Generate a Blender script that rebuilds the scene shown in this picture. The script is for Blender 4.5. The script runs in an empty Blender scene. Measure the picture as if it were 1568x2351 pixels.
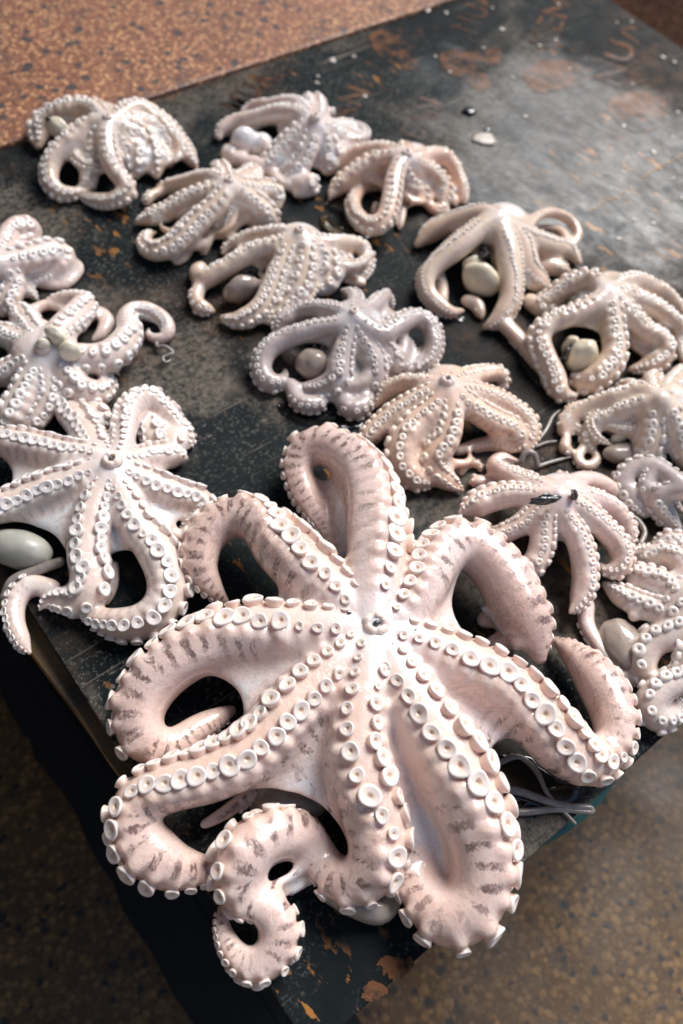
import bpy, bmesh, math, random
import numpy as np
from mathutils import Vector, Matrix, Quaternion
from mathutils.kdtree import KDTree

random.seed(7); RNG = np.random.default_rng(7)
S = bpy.context.scene
COL = S.collection

# ---------------------------------------------------------------- camera
FPX = 1952.0                       # focal length in photo pixels (photo read at 1568 x 2351)
CX, CY = 784.0, 1175.5
HCAM = 0.66                        # camera height above the board
TOP = 0.50                         # board top above the floor
xv = Vector((3932, 2373.5, -1952)).normalized()      # board's long axes as the camera sees them
yv = Vector((-3179, 3661.5, -1952)); yv = (yv - xv * yv.dot(xv)).normalized()
zv = xv.cross(yv)
ROT = Matrix((xv, yv, zv))         # camera -> world
def ray(x, y): return ROT @ Vector(((x - CX) / FPX, -(y - CY) / FPX, -1.0))
d0 = ray(714.8, 2421.8)            # near corner of the board = world origin
CAM = Vector((0, 0, TOP)) - d0 * (HCAM / -d0.z)
def W(x, y, z=0.0):                # point seen at (x, y) lying z metres above the board
    d = ray(x, y); t = (TOP + z - CAM.z) / d.z
    return CAM + d * t
def PX(x, y, z=0.0):               # metres per photo pixel there
    return (TOP + z - CAM.z) / ray(x, y).z / FPX
cam = bpy.data.cameras.new('camera'); camo = bpy.data.objects.new('camera', cam); COL.objects.link(camo)
cam.sensor_fit = 'VERTICAL'; cam.sensor_height = 36; cam.lens = FPX / 2351 * 36
cam.clip_start = 0.02; cam.clip_end = 200
camo.matrix_world = Matrix.Translation(CAM) @ ROT.to_4x4()
S.camera = camo
cam.dof.use_dof = True
cam.dof.focus_distance = ((W(858, 1560, .06) - CAM).dot(ROT @ Vector((0, 0, -1))))
cam.dof.aperture_fstop = 4.0

# ---------------------------------------------------------------- sky, sun, exposure
world = bpy.data.worlds.new('World'); S.world = world; world.use_nodes = True
nt = world.node_tree
sky = nt.nodes.new('ShaderNodeTexSky'); sky.sky_type = 'NISHITA'; sky.sun_disc = False
SUN_EL, SUN_AZ = math.radians(49), math.radians(18)    # azimuth of the light in the board's own axes, from +X to +Y
sky.sun_elevation = SUN_EL; sky.sun_rotation = math.pi / 2 - SUN_AZ
nt.links.new(sky.outputs[0], nt.nodes['Background'].inputs[0]); nt.nodes['Background'].inputs[1].default_value = 0.085
sun = bpy.data.lights.new('sun', 'SUN'); suno = bpy.data.objects.new('sun', sun); COL.objects.link(suno)
sun.energy = 4.0; sun.angle = math.radians(34); sun.color = (1.0, 0.97, 0.94)
sd = Vector((math.cos(SUN_EL) * math.cos(SUN_AZ), math.cos(SUN_EL) * math.sin(SUN_AZ), math.sin(SUN_EL)))
suno.rotation_euler = sd.to_track_quat('Z', 'Y').to_euler()
S.view_settings.view_transform = 'Standard'; S.view_settings.look = 'None'; S.view_settings.gamma = 1
S.view_settings.exposure = 0.45
S.render.engine = 'CYCLES'; S.cycles.use_denoising = True
S.cycles.max_bounces = 6; S.cycles.diffuse_bounces = 3; S.cycles.glossy_bounces = 3; S.cycles.sample_clamp_indirect = 6

# ---------------------------------------------------------------- small helpers
def tag(o, label=None, cat=None, group=None, kind=None):
    for k, v in (('label', label), ('category', cat), ('group', group), ('kind', kind)):
        if v: o[k] = v
    return o
def link(name, me, mat=None, parent=None, smooth=True):
    o = bpy.data.objects.new(name, me); COL.objects.link(o)
    if mat and not me.materials: me.materials.append(mat)
    if parent: o.parent = parent
    if smooth and len(me.polygons): me.polygons.foreach_set('use_smooth', [True] * len(me.polygons))
    return o
def mesh(name, v, f):
    me = bpy.data.meshes.new(name); me.from_pydata([tuple(p) for p in v], [], f); me.update(); return me
def empty(name, loc):
    o = bpy.data.objects.new(name, None); o.empty_display_size = .05; COL.objects.link(o); o.location = loc; return o

class NT:                                  # node building shorthand
    def __init__(s, name):
        s.m = bpy.data.materials.new(name); s.m.use_nodes = True; s.t = s.m.node_tree
        s.b = s.t.nodes['Principled BSDF']; s.tc = s.n('TexCoord')
    def n(s, kind, **kw):
        nd = s.t.nodes.new('ShaderNode' + kind)
        for k, v in kw.items():
            if k in ('ins',):
                for i, x in v.items(): s.put(nd, i, x)
            else: setattr(nd, k, v)
        return nd
    def put(s, nd, i, x):
        if isinstance(x, bpy.types.NodeSocket): s.t.links.new(x, nd.inputs[i])
        else: nd.inputs[i].default_value = x
    def noise(s, scale, detail=3, rough=.5, vec=None, dist=0):
        nd = s.n('TexNoise', ins={'Scale': scale, 'Detail': detail, 'Roughness': rough, 'Distortion': dist})
        s.put(nd, 'Vector', vec if vec is not None else s.tc.outputs['Object']); return nd.outputs['Fac']
    def voro(s, scale, vec=None, out='Distance', feature='F1', rnd=1.0):
        nd = s.n('TexVoronoi', feature=feature, ins={'Scale': scale, 'Randomness': rnd})
        s.put(nd, 'Vector', vec if vec is not None else s.tc.outputs['Object']); return nd.outputs[out]
    def ramp(s, fac, stops, interp='LINEAR'):
        nd = s.n('ValToRGB'); s.put(nd, 0, fac); cr = nd.color_ramp; cr.interpolation = interp
        while len(cr.elements) < len(stops): cr.elements.new(.5)
        for e, (p, c) in zip(cr.elements, stops):
            e.position = p; e.color = (c, c, c, 1) if isinstance(c, (int, float)) else (*c, 1)
        return nd.outputs[0]
    def mix(s, fac, a, b, mode='MIX'):
        nd = s.n('Mix', data_type='RGBA', blend_type=mode)
        s.put(nd, 0, fac)
        for i, x in ((6, a), (7, b)): s.put(nd, i, (*x, 1) if isinstance(x, tuple) and len(x) == 3 else x)
        return nd.outputs[2]
    def math(s, op, a, b=0.0, clamp=False):
        nd = s.n('Math', operation=op, use_clamp=clamp); s.put(nd, 0, a); s.put(nd, 1, b); return nd.outputs[0]
    def attr(s, name): return s.n('Attribute', attribute_name=name).outputs['Fac']
    def map(s, scale=(1, 1, 1), rot=(0, 0, 0), loc=(0, 0, 0), src='Object'):
        nd = s.n('Mapping', ins={'Scale': scale, 'Rotation': rot, 'Location': loc}); s.put(nd, 0, s.tc.outputs[src]); return nd.outputs[0]
    def bump(s, h, strength=.3, dist=.002, normal=None):
        nd = s.n('Bump', ins={'Strength': strength, 'Distance': dist, 'Height': h})
        if normal is not None: s.put(nd, 'Normal', normal)
        return nd.outputs[0]
    def out(s, **kw):
        for k, v in kw.items():
            k = k.replace('_', ' '); s.put(s.b, k, (*v, 1) if isinstance(v, tuple) and len(v) == 3 and k in ('Base Color', 'Coat Tint') else v)
        return s.m
# ---------------------------------------------------------------- materials
def skin_material(name, base, warm, pale, mark, mark_amt, peach=(.84, .55, .40), rough=.24):
    s = NT(name)
    oral, along, web = s.attr('oral'), s.attr('along'), s.attr('web')
    big = s.noise(14, 3, .55)
    c = s.mix(s.ramp(s.math('ADD', s.math('MULTIPLY', big, .8), s.math('MULTIPLY', along, .35)), [(.35, 0), (.72, 1)]), base, warm)
    c = s.mix(s.math('MULTIPLY', s.ramp(web, [(.25, 0), (.9, 1)]), .75), c, pale)
    c = s.mix(s.math('MULTIPLY', s.math('MULTIPLY', s.ramp(oral, [(.62, 0), (.88, 1)]), s.ramp(web, [(0, 1), (.5, 0)])), .6), c, peach)
    # fine freckles everywhere, denser on the back of the arm
    fre = s.ramp(s.noise(420, 2, .6), [(.5, 0), (.72, 1)])
    side = s.ramp(oral, [(.35, 1), (.75, .25), (.95, 0)])
    c = s.mix(s.math('MULTIPLY', s.math('MULTIPLY', fre, side), .16), c, mark)
    # broken veins of brown pigment along the flanks
    n1 = s.noise(38, 5, .7, dist=.6)
    vein = s.ramp(s.math('ABSOLUTE', s.math('SUBTRACT', n1, .5)), [(.0, 1), (.045, .0)])
    reg = s.ramp(s.noise(9, 2), [(.48, 0), (.6, 1)])
    c = s.mix(s.math('MULTIPLY', s.math('MULTIPLY', vein, reg), .3 * mark_amt), c, mark)
    # dark blotches set between the sucker stalks
    bl = s.math('MULTIPLY', s.ramp(s.noise(58, 5, .7, dist=.5), [(.41, 0), (.48, 1)]), s.ramp(s.noise(260, 3, .7), [(.30, .25), (.55, 1)]))
    band = s.ramp(oral, [(.22, .0), (.38, 1), (.62, 1), (.76, 0)])
    reg2 = s.ramp(s.noise(7, 2, vec=s.map(loc=(3, 1, 2))), [(.33, 0), (.43, 1)])
    bars = s.ramp(s.math('ADD', s.attr('bar'), s.math('MULTIPLY', s.math('SUBTRACT', s.noise(120, 3, .6), .5), .9)), [(.50, .12), (.74, 1)])
    k = s.math('MULTIPLY', s.math('MULTIPLY', s.math('MULTIPLY', bl, bars), band), s.math('MULTIPLY', reg2, s.attr('marks')))
    c = s.mix(s.math('MULTIPLY', k, .85 * mark_amt), c, mark)
    wet = s.ramp(s.noise(26, 2), [(.4, rough * .8), (.65, rough * 1.5)])
    fine = s.math('ADD', s.math('MULTIPLY', s.noise(420, 3, .65), .6), s.math('MULTIPLY', s.noise(70, 4, .55, dist=.6), 2.6))
    return s.out(Base_Color=c, Roughness=wet, Subsurface_Weight=.42, Subsurface_Radius=(.014, .0055, .003), Subsurface_Scale=.8,
                 Coat_Weight=.65, Coat_Roughness=.06, Specular_IOR_Level=.5, Normal=s.bump(fine, .22, .0022))
MARK = (.12, .055, .045)
SKIN = {
 'rosy': skin_material('skin_rosy', (.79, .645, .595), (.79, .58, .50), (.79, .785, .80), MARK, 1.0, (.83, .585, .475)),
 'peach': skin_material('skin_peach', (.79, .60, .50), (.77, .52, .39), (.79, .77, .77), MARK, .8, (.80, .54, .40)),
 'cream': skin_material('skin_cream', (.78, .665, .615), (.75, .59, .51), (.80, .80, .81), MARK, .7, (.79, .62, .53)),
 'sand': skin_material('skin_sand', (.74, .605, .51), (.65, .485, .37), (.80, .78, .77), MARK, .4, (.73, .55, .42)),
 'grey': skin_material('skin_grey', (.54, .47, .45), (.45, .37, .34), (.72, .72, .73), (.06, .045, .045), .7, (.56, .46, .42)),
}
def sucker_material(name, rim, ring, pit, wall):
    s = NT(name)
    r = s.attr('cup_radius')
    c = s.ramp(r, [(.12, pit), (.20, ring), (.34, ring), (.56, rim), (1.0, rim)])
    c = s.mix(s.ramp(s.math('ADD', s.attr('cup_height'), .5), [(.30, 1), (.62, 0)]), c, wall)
    return s.out(Base_Color=c, Roughness=.25, Subsurface_Weight=.2, Subsurface_Radius=(.006, .004, .003), Subsurface_Scale=.6,
                 Coat_Weight=.4, Coat_Roughness=.1)
SUCK = {
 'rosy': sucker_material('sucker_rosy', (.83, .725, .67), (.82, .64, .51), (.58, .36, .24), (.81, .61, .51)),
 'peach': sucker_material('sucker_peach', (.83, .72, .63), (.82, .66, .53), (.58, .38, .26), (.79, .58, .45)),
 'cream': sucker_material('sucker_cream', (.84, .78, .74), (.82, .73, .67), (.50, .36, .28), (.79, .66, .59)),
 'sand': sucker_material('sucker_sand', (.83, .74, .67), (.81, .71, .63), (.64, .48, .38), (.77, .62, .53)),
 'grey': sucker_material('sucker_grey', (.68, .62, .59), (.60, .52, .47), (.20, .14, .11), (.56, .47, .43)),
}
def plain(name, c, rough=.4, c2=None, scale=30, bump=.2, sss=0, coat=0, dist=.001):
    s = NT(name); n = s.noise(scale, 4, .6)
    col = s.mix(s.ramp(n, [(.35, 0), (.7, 1)]), c, c2 or tuple(x * .7 for x in c))
    return s.out(Base_Color=col, Roughness=rough, Normal=s.bump(s.noise(scale * 4, 3), bump, dist), Subsurface_Weight=sss,
                 Subsurface_Radius=(.008, .005, .003), Coat_Weight=coat, Coat_Roughness=.08)
M_WATER = plain('fish_water', (.006, .008, .008), .05, (.012, .011, .009), 40, .15, 0, .3)
M_BEAK = plain('beak_horn', (.012, .012, .014), .25, (.10, .12, .13), 300, .3, coat=.4)
M_MOUTH = plain('mouth_flesh', (.84, .70, .64), .55, (.74, .58, .50), 160, .4, .4, 0)
M_MANTLE = plain('mantle_skin', (.46, .385, .33), .22, (.28, .225, .185), 30, .35, .3, .4, .002)
M_EGG = plain('mantle_pale', (.47, .45, .40), .4, (.33, .33, .28), 30, .35, .3, .15, .001)
M_GUT = plain('organ_pale', (.80, .74, .60), .3, (.66, .55, .38), 26, .4, .3, .25)
M_INK = plain('ink_film', (.010, .011, .013), .12, (.03, .035, .04), 120, .4, 0, .5)
M_THREAD = plain('thread_skin', (.30, .26, .23), .25, (.20, .17, .15), 160, .3, .1, .4)

def board_gloss(s):
    n2 = s.noise(45, 5, .7); wetn = s.noise(3.2, 3, .5, vec=s.map(loc=(0, 3, 2)))
    geo = s.n('NewGeometry'); dd = s.n('VectorMath', operation='DISTANCE'); s.put(dd, 0, geo.outputs['Position']); s.put(dd, 1, (.86, .62, TOP))
    fine = s.noise(26, 5, .65)
    damp = s.ramp(s.math('ADD', s.math('ADD', dd.outputs['Value'], s.math('MULTIPLY', s.math('SUBTRACT', wetn, .5), .6)), s.math('MULTIPLY', s.math('SUBTRACT', fine, .5), .35)), [(.08, 1), (.24, 0)])
    smear = s.ramp(s.noise(1.0, 5, .7, vec=s.map(scale=(34, 12, 1), rot=(0, 0, .9)), dist=.5), [(.34, 0), (.60, 1)])
    damp = s.math('MULTIPLY', damp, s.math('ADD', s.math('MULTIPLY', smear, .5), .42))
    rough = s.math('ADD', s.mix(damp, (.52, .52, .52), (.26, .26, .26)), s.math('MULTIPLY', s.ramp(n2, [(.3, 0), (.7, 1)]), .16))
    return rough, s.mix(damp, (.07, .07, .07), (.52, .52, .52))
def board_material():
    s = NT('worn_black_film')
    P = s.tc.outputs['Object']
    n = s.noise(7, 6, .65, vec=P); n2 = s.noise(45, 5, .7, vec=P)
    c = s.mix(s.ramp(n, [(.35, 0), (.72, 1)]), (.0040, .0072, .0088), (.015, .0185, .019))
    grey = s.math('MULTIPLY', s.ramp(s.noise(3.6, 5, .6, vec=s.map(loc=(5, 2, 0)), dist=.4), [(.53, 0), (.61, 1)]), s.ramp(s.noise(130, 5, .75), [(.34, 0), (.60, 1)]))
    c = s.mix(s.math('MULTIPLY', grey, .85), c, (.135, .115, .092))
    for (px, py, r0) in ((395, 865, .052), (70, 505, .050), (640, 870, .03)):
        q = W(px, py); dm = s.n('VectorMath', operation='DISTANCE'); s.put(dm, 0, P); s.put(dm, 1, (q.x, q.y, .018))
        e = s.math('ADD', dm.outputs['Value'], s.math('MULTIPLY', s.math('SUBTRACT', s.noise(16, 5, .65), .5), .16))
        pm = s.math('MULTIPLY', s.ramp(e, [(r0, 1), (r0 + .02, 0)]), s.ramp(s.noise(150, 5, .75), [(.36, 0), (.58, 1)]))
        c = s.mix(s.math('MULTIPLY', pm, .8), c, (.15, .125, .098))
    tan = s.math('MULTIPLY', s.ramp(s.noise(2.4, 4, .6, vec=s.map(loc=(1, 7, 0))), [(.52, 0), (.63, 1)]), s.ramp(s.noise(40, 5, .7), [(.38, 0), (.6, 1)]))
    c = s.mix(s.math('MULTIPLY', tan, .5), c, (.115, .066, .040))
    # scuffs: bare orange wood where the film has chipped
    chip = s.math('MULTIPLY', s.ramp(s.noise(95, 4, .6, vec=s.map(scale=(1, .35, 1), rot=(0, 0, .5))), [(.60, 0), (.63, 1)]), s.ramp(s.noise(6.5, 3, .6, vec=s.map(loc=(2, 4, 1))), [(.52, 0), (.60, 1)]))
    c = s.mix(chip, c, (.30, .13, .035))
    # hairline scratches in two directions
    scr = None
    for rot, off in ((.35, 0), (-.9, 3), (1.25, 6)):
        v = s.map(scale=(3.0, 170, 1), rot=(0, 0, rot), loc=(off, off, 0))
        q = s.math('MULTIPLY', s.ramp(s.noise(1.0, 2, .5, vec=v), [(.67, 0), (.72, 1)]), s.ramp(s.noise(9, 2, vec=s.map(loc=(off, 1, 0))), [(.50, 0), (.66, 1)]))
        scr = q if scr is None else s.math('MAXIMUM', scr, q)
    c = s.mix(s.math('MULTIPLY', scr, .75), c, (.20, .17, .14))
    spk = s.math('MULTIPLY', s.ramp(s.noise(300, 4, .75), [(.56, 0), (.62, 1)]), s.ramp(s.noise(5, 4, .6), [(.40, 0), (.58, 1)]))
    c = s.mix(s.math('MULTIPLY', spk, .5), c, (.22, .21, .19))
    rough, spec = board_gloss(s)
    h = s.math('ADD', s.math('MULTIPLY', s.noise(60, 4, .6, vec=s.map(scale=(1, 1, 1))), 1.0), s.math('MULTIPLY', scr, -.5))
    return s.out(Base_Color=c, Roughness=rough, Normal=s.bump(h, .3, .0015), Specular_IOR_Level=spec)
M_BOARD = board_material()
def wood_material():
    s = NT('plywood_edge')
    v = s.map(scale=(1.2, 1.2, 160))
    lay = s.noise(1.0, 2, .5, vec=v)
    c = s.mix(s.ramp(lay, [(.4, 0), (.6, 1)]), (.13, .075, .028), (.30, .185, .075))
    c = s.mix(s.ramp(s.noise(18, 5, .65), [(.45, 0), (.62, 1)]), c, (.045, .030, .018))
    return s.out(Base_Color=c, Roughness=.6, Normal=s.bump(s.noise(120, 4), .4, .002))
M_WOOD = wood_material()
def terrazzo(name, matrix, chip, chip2, dark, sc, gap=.30, dk=.14, rough=.35, wear=.5, spk=40):
    s = NT(name)
    d = s.voro(sc); col = s.voro(sc, out='Color')
    warp = s.noise(sc * 1.6, 3, .6)
    dd = s.math('ADD', d, s.math('MULTIPLY', s.math('SUBTRACT', warp, .5), .45))
    m = s.ramp(dd, [(gap, 1), (gap + .12, 0)])
    sep = s.n('SeparateColor'); s.put(sep, 0, col)
    cc = s.mix(sep.outputs[0], chip, chip2)
    cc = s.mix(s.ramp(sep.outputs[1], [(dk, 1), (dk + .02, 0)]), cc, dark)
    d3 = s.math('ADD', s.voro(sc * 2.3), s.math('MULTIPLY', s.math('SUBTRACT', s.noise(sc * 3, 3, .6), .5), .5))
    m3 = s.ramp(d3, [(.26, 1), (.36, 0)]); sep3 = s.n('SeparateColor'); s.put(sep3, 0, s.voro(sc * 2.3, out='Color'))
    base = s.mix(s.ramp(s.noise(sc * .12, 5, .65), [(.35, 0), (.7, 1)]), matrix, tuple(x * .6 for x in matrix))
    base = s.mix(m3, base, s.mix(s.ramp(sep3.outputs[1], [(.2, 1), (.22, 0)]), s.mix(sep3.outputs[0], chip2, chip), dark))
    c = s.mix(m, base, cc)
    c = s.mix(s.math('MULTIPLY', s.ramp(s.noise(14, 5, .7, vec=s.map(loc=(4, 2, 0))), [(.55, 0), (.68, 1)]), .6), c, dark)
    dv = s.math('ADD', s.voro(spk), s.math('MULTIPLY', s.math('SUBTRACT', s.noise(spk * 2.2, 4, .65), .5), .55)); sp2 = s.n('SeparateColor'); s.put(sp2, 0, s.voro(spk, out='Color'))
    c = s.mix(s.math('MULTIPLY', s.ramp(dv, [(.20, 1), (.27, 0)]), s.ramp(sp2.outputs[2], [(.42, 1), (.44, 0)])), c, dark)
    c = s.mix(s.math('MULTIPLY', s.ramp(s.noise(5, 5, .65), [(.42, 0), (.66, 1)]), wear), c, tuple(x * .45 for x in matrix))
    return s.out(Base_Color=c, Roughness=s.ramp(s.noise(8, 4), [(.3, rough), (.7, rough + .25)]), Normal=s.bump(s.math('ADD', m, s.noise(200, 3)), .15, .001))
M_LEDGE = terrazzo('orange_granite', (.24, .088, .048), (.72, .40, .19), (.48, .22, .10), (.05, .045, .045), 150, .31, .08, .45, .25)
M_FLOOR = terrazzo('brown_terrazzo', (.112, .054, .013), (.25, .135, .043), (.13, .067, .020), (.012, .011, .011), 105, .40, .10, .4, .55)
# ---------------------------------------------------------------- octopus builder
def lathe(prof, n):
    v, f = [], []
    for r, z in prof:
        for k in range(n):
            a = 2 * math.pi * k / n; v.append((r * math.cos(a), r * math.sin(a), z))
    for i in range(len(prof) - 1):
        for k in range(n):
            a, b = i * n + k, i * n + (k + 1) % n; f.append((a, b, b + n, a + n))
    f.append(tuple(range(n))[::-1]); f.append(tuple((len(prof) - 1) * n + k for k in range(n)))
    return v, f
SUCK_ME = {}
def sucker_mesh(pal, fine, var):
    key = (pal, fine, var)
    if key not in SUCK_ME:
        prof = ([(.80, -1.0), (.84, -.5), (.93, -.12), (1.0, .06), (.98, .17), (.88, .24), (.75, .22), (.60, .155), (.45, .12), (.31, .10), (.21, .0), (.10, -.14)] if fine
                else [(.96, -.9), (1.02, -.3), (.96, .08), (.78, .26), (.52, .29), (.32, .22), (.20, .10), (.08, -.02)])
        v, f = lathe(prof, 18 if fine else 10); rg = random.Random(var * 7 + 1)
        a1, a2, a3 = (rg.uniform(0, 6.28) for _ in range(3)); k1, k2, k3 = rg.uniform(.03, .10), rg.uniform(.02, .06), rg.uniform(.04, .14)
        w = []
        for x, y, z in v:                          # each cup is pulled a little out of round, its rim wavy
            t = math.atan2(y, x); r = math.hypot(x, y)
            d = 1 + k1 * math.cos(2 * t + a1) + k2 * math.cos(3 * t + a2); lip = max(0, r - .4) * (z > -.3)
            w.append((x * d + .08 * math.cos(a3) * (1 - r), y * d + .08 * math.sin(a3) * (1 - r), z + lip * (k3 * math.cos(2 * t + a3) + .6 * k2 * math.cos(5 * t + a1))))
        me = mesh('sucker', w, f)
        for nm, arr in (('cup_radius', [math.hypot(x, y) for x, y, z in v]), ('cup_height', [z for x, y, z in v])): me.attributes.new(nm, 'FLOAT', 'POINT').data.foreach_set('value', arr)
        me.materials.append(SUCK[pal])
        me.polygons.foreach_set('use_smooth', [True] * len(me.polygons)); SUCK_ME[key] = me
    return SUCK_ME[key]

def spline(pts, step):
    """pts: rows of numbers, first three columns a position; Catmull-Rom, even spacing."""
    A = np.array(pts, float)
    A = np.vstack([2 * A[0] - A[1], A, 2 * A[-1] - A[-2]])
    out = []
    for i in range(1, len(A) - 2):
        p0, p1, p2, p3 = A[i - 1], A[i], A[i + 1], A[i + 2]
        n = max(3, int(np.linalg.norm((p2 - p1)[:3]) / step * 1.3) + 1)
        for t in np.linspace(0, 1, n, endpoint=False):
            out.append(.5 * (2 * p1 + (p2 - p0) * t + (2 * p0 - 5 * p1 + 4 * p2 - p3) * t * t + (3 * p1 - p0 - 3 * p2 + p3) * t ** 3))
    out.append(A[-2]); return np.array(out)

class Arm:
    def __init__(s, pts, step, rows=None, taper=.5):
        rows = rows or [(*W(x, y, z / 1000), r * PX(x, y, z / 1000), ph) for x, y, z, r, ph in pts]
        R = spline(rows, step)
        s.p, s.r, s.ph = R[:, :3], np.maximum(R[:, 3], .0012), np.radians(R[:, 4])
        on = (s.p[:, 0] > -.5 * s.r) & (s.p[:, 1] > -.5 * s.r)
        s.p[:, 2] = np.where(on, np.maximum(s.p[:, 2], TOP + .3 * s.r), s.p[:, 2])
        t = np.gradient(s.p, axis=0); s.t = t / np.linalg.norm(t, axis=1)[:, None]
        z = np.array([0, 0, 1.0])
        rt = np.cross(s.t, z); l = np.linalg.norm(rt, axis=1)[:, None]
        rt = rt / np.maximum(l, 1e-6); up = np.cross(rt, s.t)
        s.n = np.cos(s.ph)[:, None] * rt + np.sin(s.ph)[:, None] * up
        s.b = np.cross(s.t, s.n)
        s.s = np.concatenate([[0], np.cumsum(np.linalg.norm(np.diff(s.p, axis=0), axis=1))]); s.L = s.s[-1]
        s.r = s.r * (1 - taper * np.clip((s.s / s.L - .82) / .18, 0, 1) ** 1.5)
    def near(s, q):
        c = np.array(CAM); v = (s.p - c) @ np.array(ROT)          # seen from the camera
        x, y = CX + FPX * v[:, 0] / -v[:, 2], CY - FPX * v[:, 1] / -v[:, 2]
        return s.s[np.argmin((x - q[0]) ** 2 + (y - q[1]) ** 2)] / s.L
    def at(s, d):
        f = lambda a: np.array([np.interp(d, s.s, a[:, k]) for k in range(3)])
        return f(s.p), f(s.t), f(s.n), f(s.b), np.interp(d, s.s, s.r)

class Soup:                                   # closed pieces that the voxel remesh melts into one skin
    def __init__(s): s.v, s.f, s.k = [], [], 0
    def add(s, v, f):
        s.v.append(np.asarray(v, float)); s.f += [tuple(i + s.k for i in q) for q in f]; s.k += len(v)
    def tube(s, p, r, a, b, n=14, flat=1.0, sag=0.0):
        th = np.linspace(0, 2 * np.pi, n, endpoint=False)
        V = [p[0][None] - 0 * p[0][None]]
        t0 = np.cross(a[0], b[0]); t1 = np.cross(a[-1], b[-1])
        rings = [(p[0] - t0 * r[0] * .8 * q0, r[0] * q1, a[0], b[0]) for q0, q1 in ((1, .3), (.7, .72))]
        rings += [(p[i], r[i], a[i], b[i]) for i in range(len(p))]
        rings += [(p[-1] + t1 * r[-1] * .9 * q0, r[-1] * q1, a[-1], b[-1]) for q0, q1 in ((.7, .72), (1, .3))]
        V = np.concatenate([c + rr * (np.cos(th)[:, None] * A * flat + (np.sin(th) * (1 + sag * (1 - np.cos(th)) / 2))[:, None] * B) for c, rr, A, B in rings])
        m = len(rings); f = []
        for i in range(m - 1):
            for k in range(n):
                q = i * n + k; w = i * n + (k + 1) % n; f.append((q, w, w + n, q + n))
        f.append(tuple(range(n))[::-1]); f.append(tuple((m - 1) * n + k for k in range(n)))
        s.add(V, f)
    def ball(s, c, rx, ry, rz, rot=0.0, n=16):
        bm = bmesh.new(); bmesh.ops.create_uvsphere(bm, u_segments=n, v_segments=n // 2 + 2, radius=1)
        M = Matrix.Rotation(rot, 3, 'Z'); v = [tuple(Vector(c) + M @ Vector((q.co.x * rx, q.co.y * ry, q.co.z * rz))) for q in bm.verts]
        bm.verts.index_update(); s.add(v, [tuple(q.index for q in fc.verts) for fc in bm.faces]); bm.free()
    def slab(s, G, th):
        """G: (nu, nv, 3) sheet; thickened along its own normals."""
        du = np.gradient(G, axis=0); dv = np.gradient(G, axis=1)
        nn = np.cross(du, dv); nn /= np.maximum(np.linalg.norm(nn, axis=2)[..., None], 1e-9)
        nn *= np.sign(nn[..., 2:3] + 1e-9)
        th = np.asarray(th)
        T, B = G + nn * th * .5, G - nn * th * .5
        nu, nv = G.shape[:2]; v = np.concatenate([T.reshape(-1, 3), B.reshape(-1, 3)]); o = nu * nv; f = []
        I = lambda i, j: i * nv + j
        for i in range(nu - 1):
            for j in range(nv - 1):
                q = (I(i, j), I(i + 1, j), I(i + 1, j + 1), I(i, j + 1)); f.append(q); f.append(tuple(o + k for k in q[::-1]))
        ed = [(i, 0) for i in range(nu)] + [(nu - 1, j) for j in range(1, nv)] + [(i, nv - 1) for i in range(nu - 2, -1, -1)] + [(0, j) for j in range(nv - 2, 0, -1)]
        for a, b in zip(ed, ed[1:] + ed[:1]):
            a, b = I(*a), I(*b); f.append((b, a, a + o, b + o))
        s.add(v, f)
    def melt(s, vox, smooth=3, base=None):
        me = mesh('soup', np.concatenate(s.v), s.f); o = bpy.data.objects.new('soup', me); COL.objects.link(o)
        m = o.modifiers.new('r', 'REMESH'); m.mode = 'VOXEL'; m.voxel_size = vox; m.adaptivity = 0
        if smooth: m = o.modifiers.new('s', 'SMOOTH'); m.factor = .5; m.iterations = smooth
        dg = bpy.context.evaluated_depsgraph_get(); out = bpy.data.meshes.new_from_object(o.evaluated_get(dg))
        bpy.data.objects.remove(o); bpy.data.meshes.remove(me); return out

def tube_mesh(name, pts, mat, parent=None, base=None, n=10, step=.004, wob=0):
    rows = [(*W(x, y, z / 1000), r * PX(x, y, z / 1000)) for x, y, z, r in pts]
    R = spline(rows, step); p, r = R[:, :3], np.maximum(R[:, 3], .0006)
    p[:, 2] = np.maximum(p[:, 2], TOP + .9 * r)
    t = np.gradient(p, axis=0); t /= np.linalg.norm(t, axis=1)[:, None]
    a = np.cross(t, [0, 0, 1.0]); a /= np.maximum(np.linalg.norm(a, axis=1)[:, None], 1e-6); b = np.cross(t, a)
    if wob: r = r * (1 + wob * RNG.normal(0, 1, len(r)))
    so = Soup(); so.tube(p, r, a, b, n)
    v = np.concatenate(so.v); 
    if base is not None: v = v - np.array(base)
    return link(name, mesh(name, v, so.f), mat, parent)
def blob_mesh(name, x, y, z, rx, ry, rz, rot, mat, parent=None, base=None, lump=.05, sub=5):
    """rounded organ: radii in photo pixels (rz in mm), rot in degrees on the board"""
    k = PX(x, y, z / 1000); c = W(x, y, z / 1000)
    bm = bmesh.new(); bmesh.ops.create_icosphere(bm, subdivisions=sub, radius=1)
    from mathutils import noise
    off = Vector((x * .01, y * .01, 0)); M = Matrix.Rotation(math.radians(rot - 39), 3, 'Z')
    for v in bm.verts:                              # limp and folded, never a smooth egg
        q = v.co * 1.5 + off; d = 1 + lump * noise.noise(q) * 2
        crease = abs(noise.noise(v.co * 2.1 + off * 3 + Vector((0, 0, 4)))); d -= .05 * max(0, 1 - crease / .16) ** 2 * (lump > .1)
        v.co = c + M @ Vector((v.co.x * rx * k * d, v.co.y * ry * k * d, v.co.z * rz / 1000 * d))
        v.co.z = max(v.co.z, TOP + .001)
        if base is not None: v.co -= Vector(base)
    me = bpy.data.meshes.new(name); bm.to_mesh(me); bm.free()
    return link(name, me, mat, parent)

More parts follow.
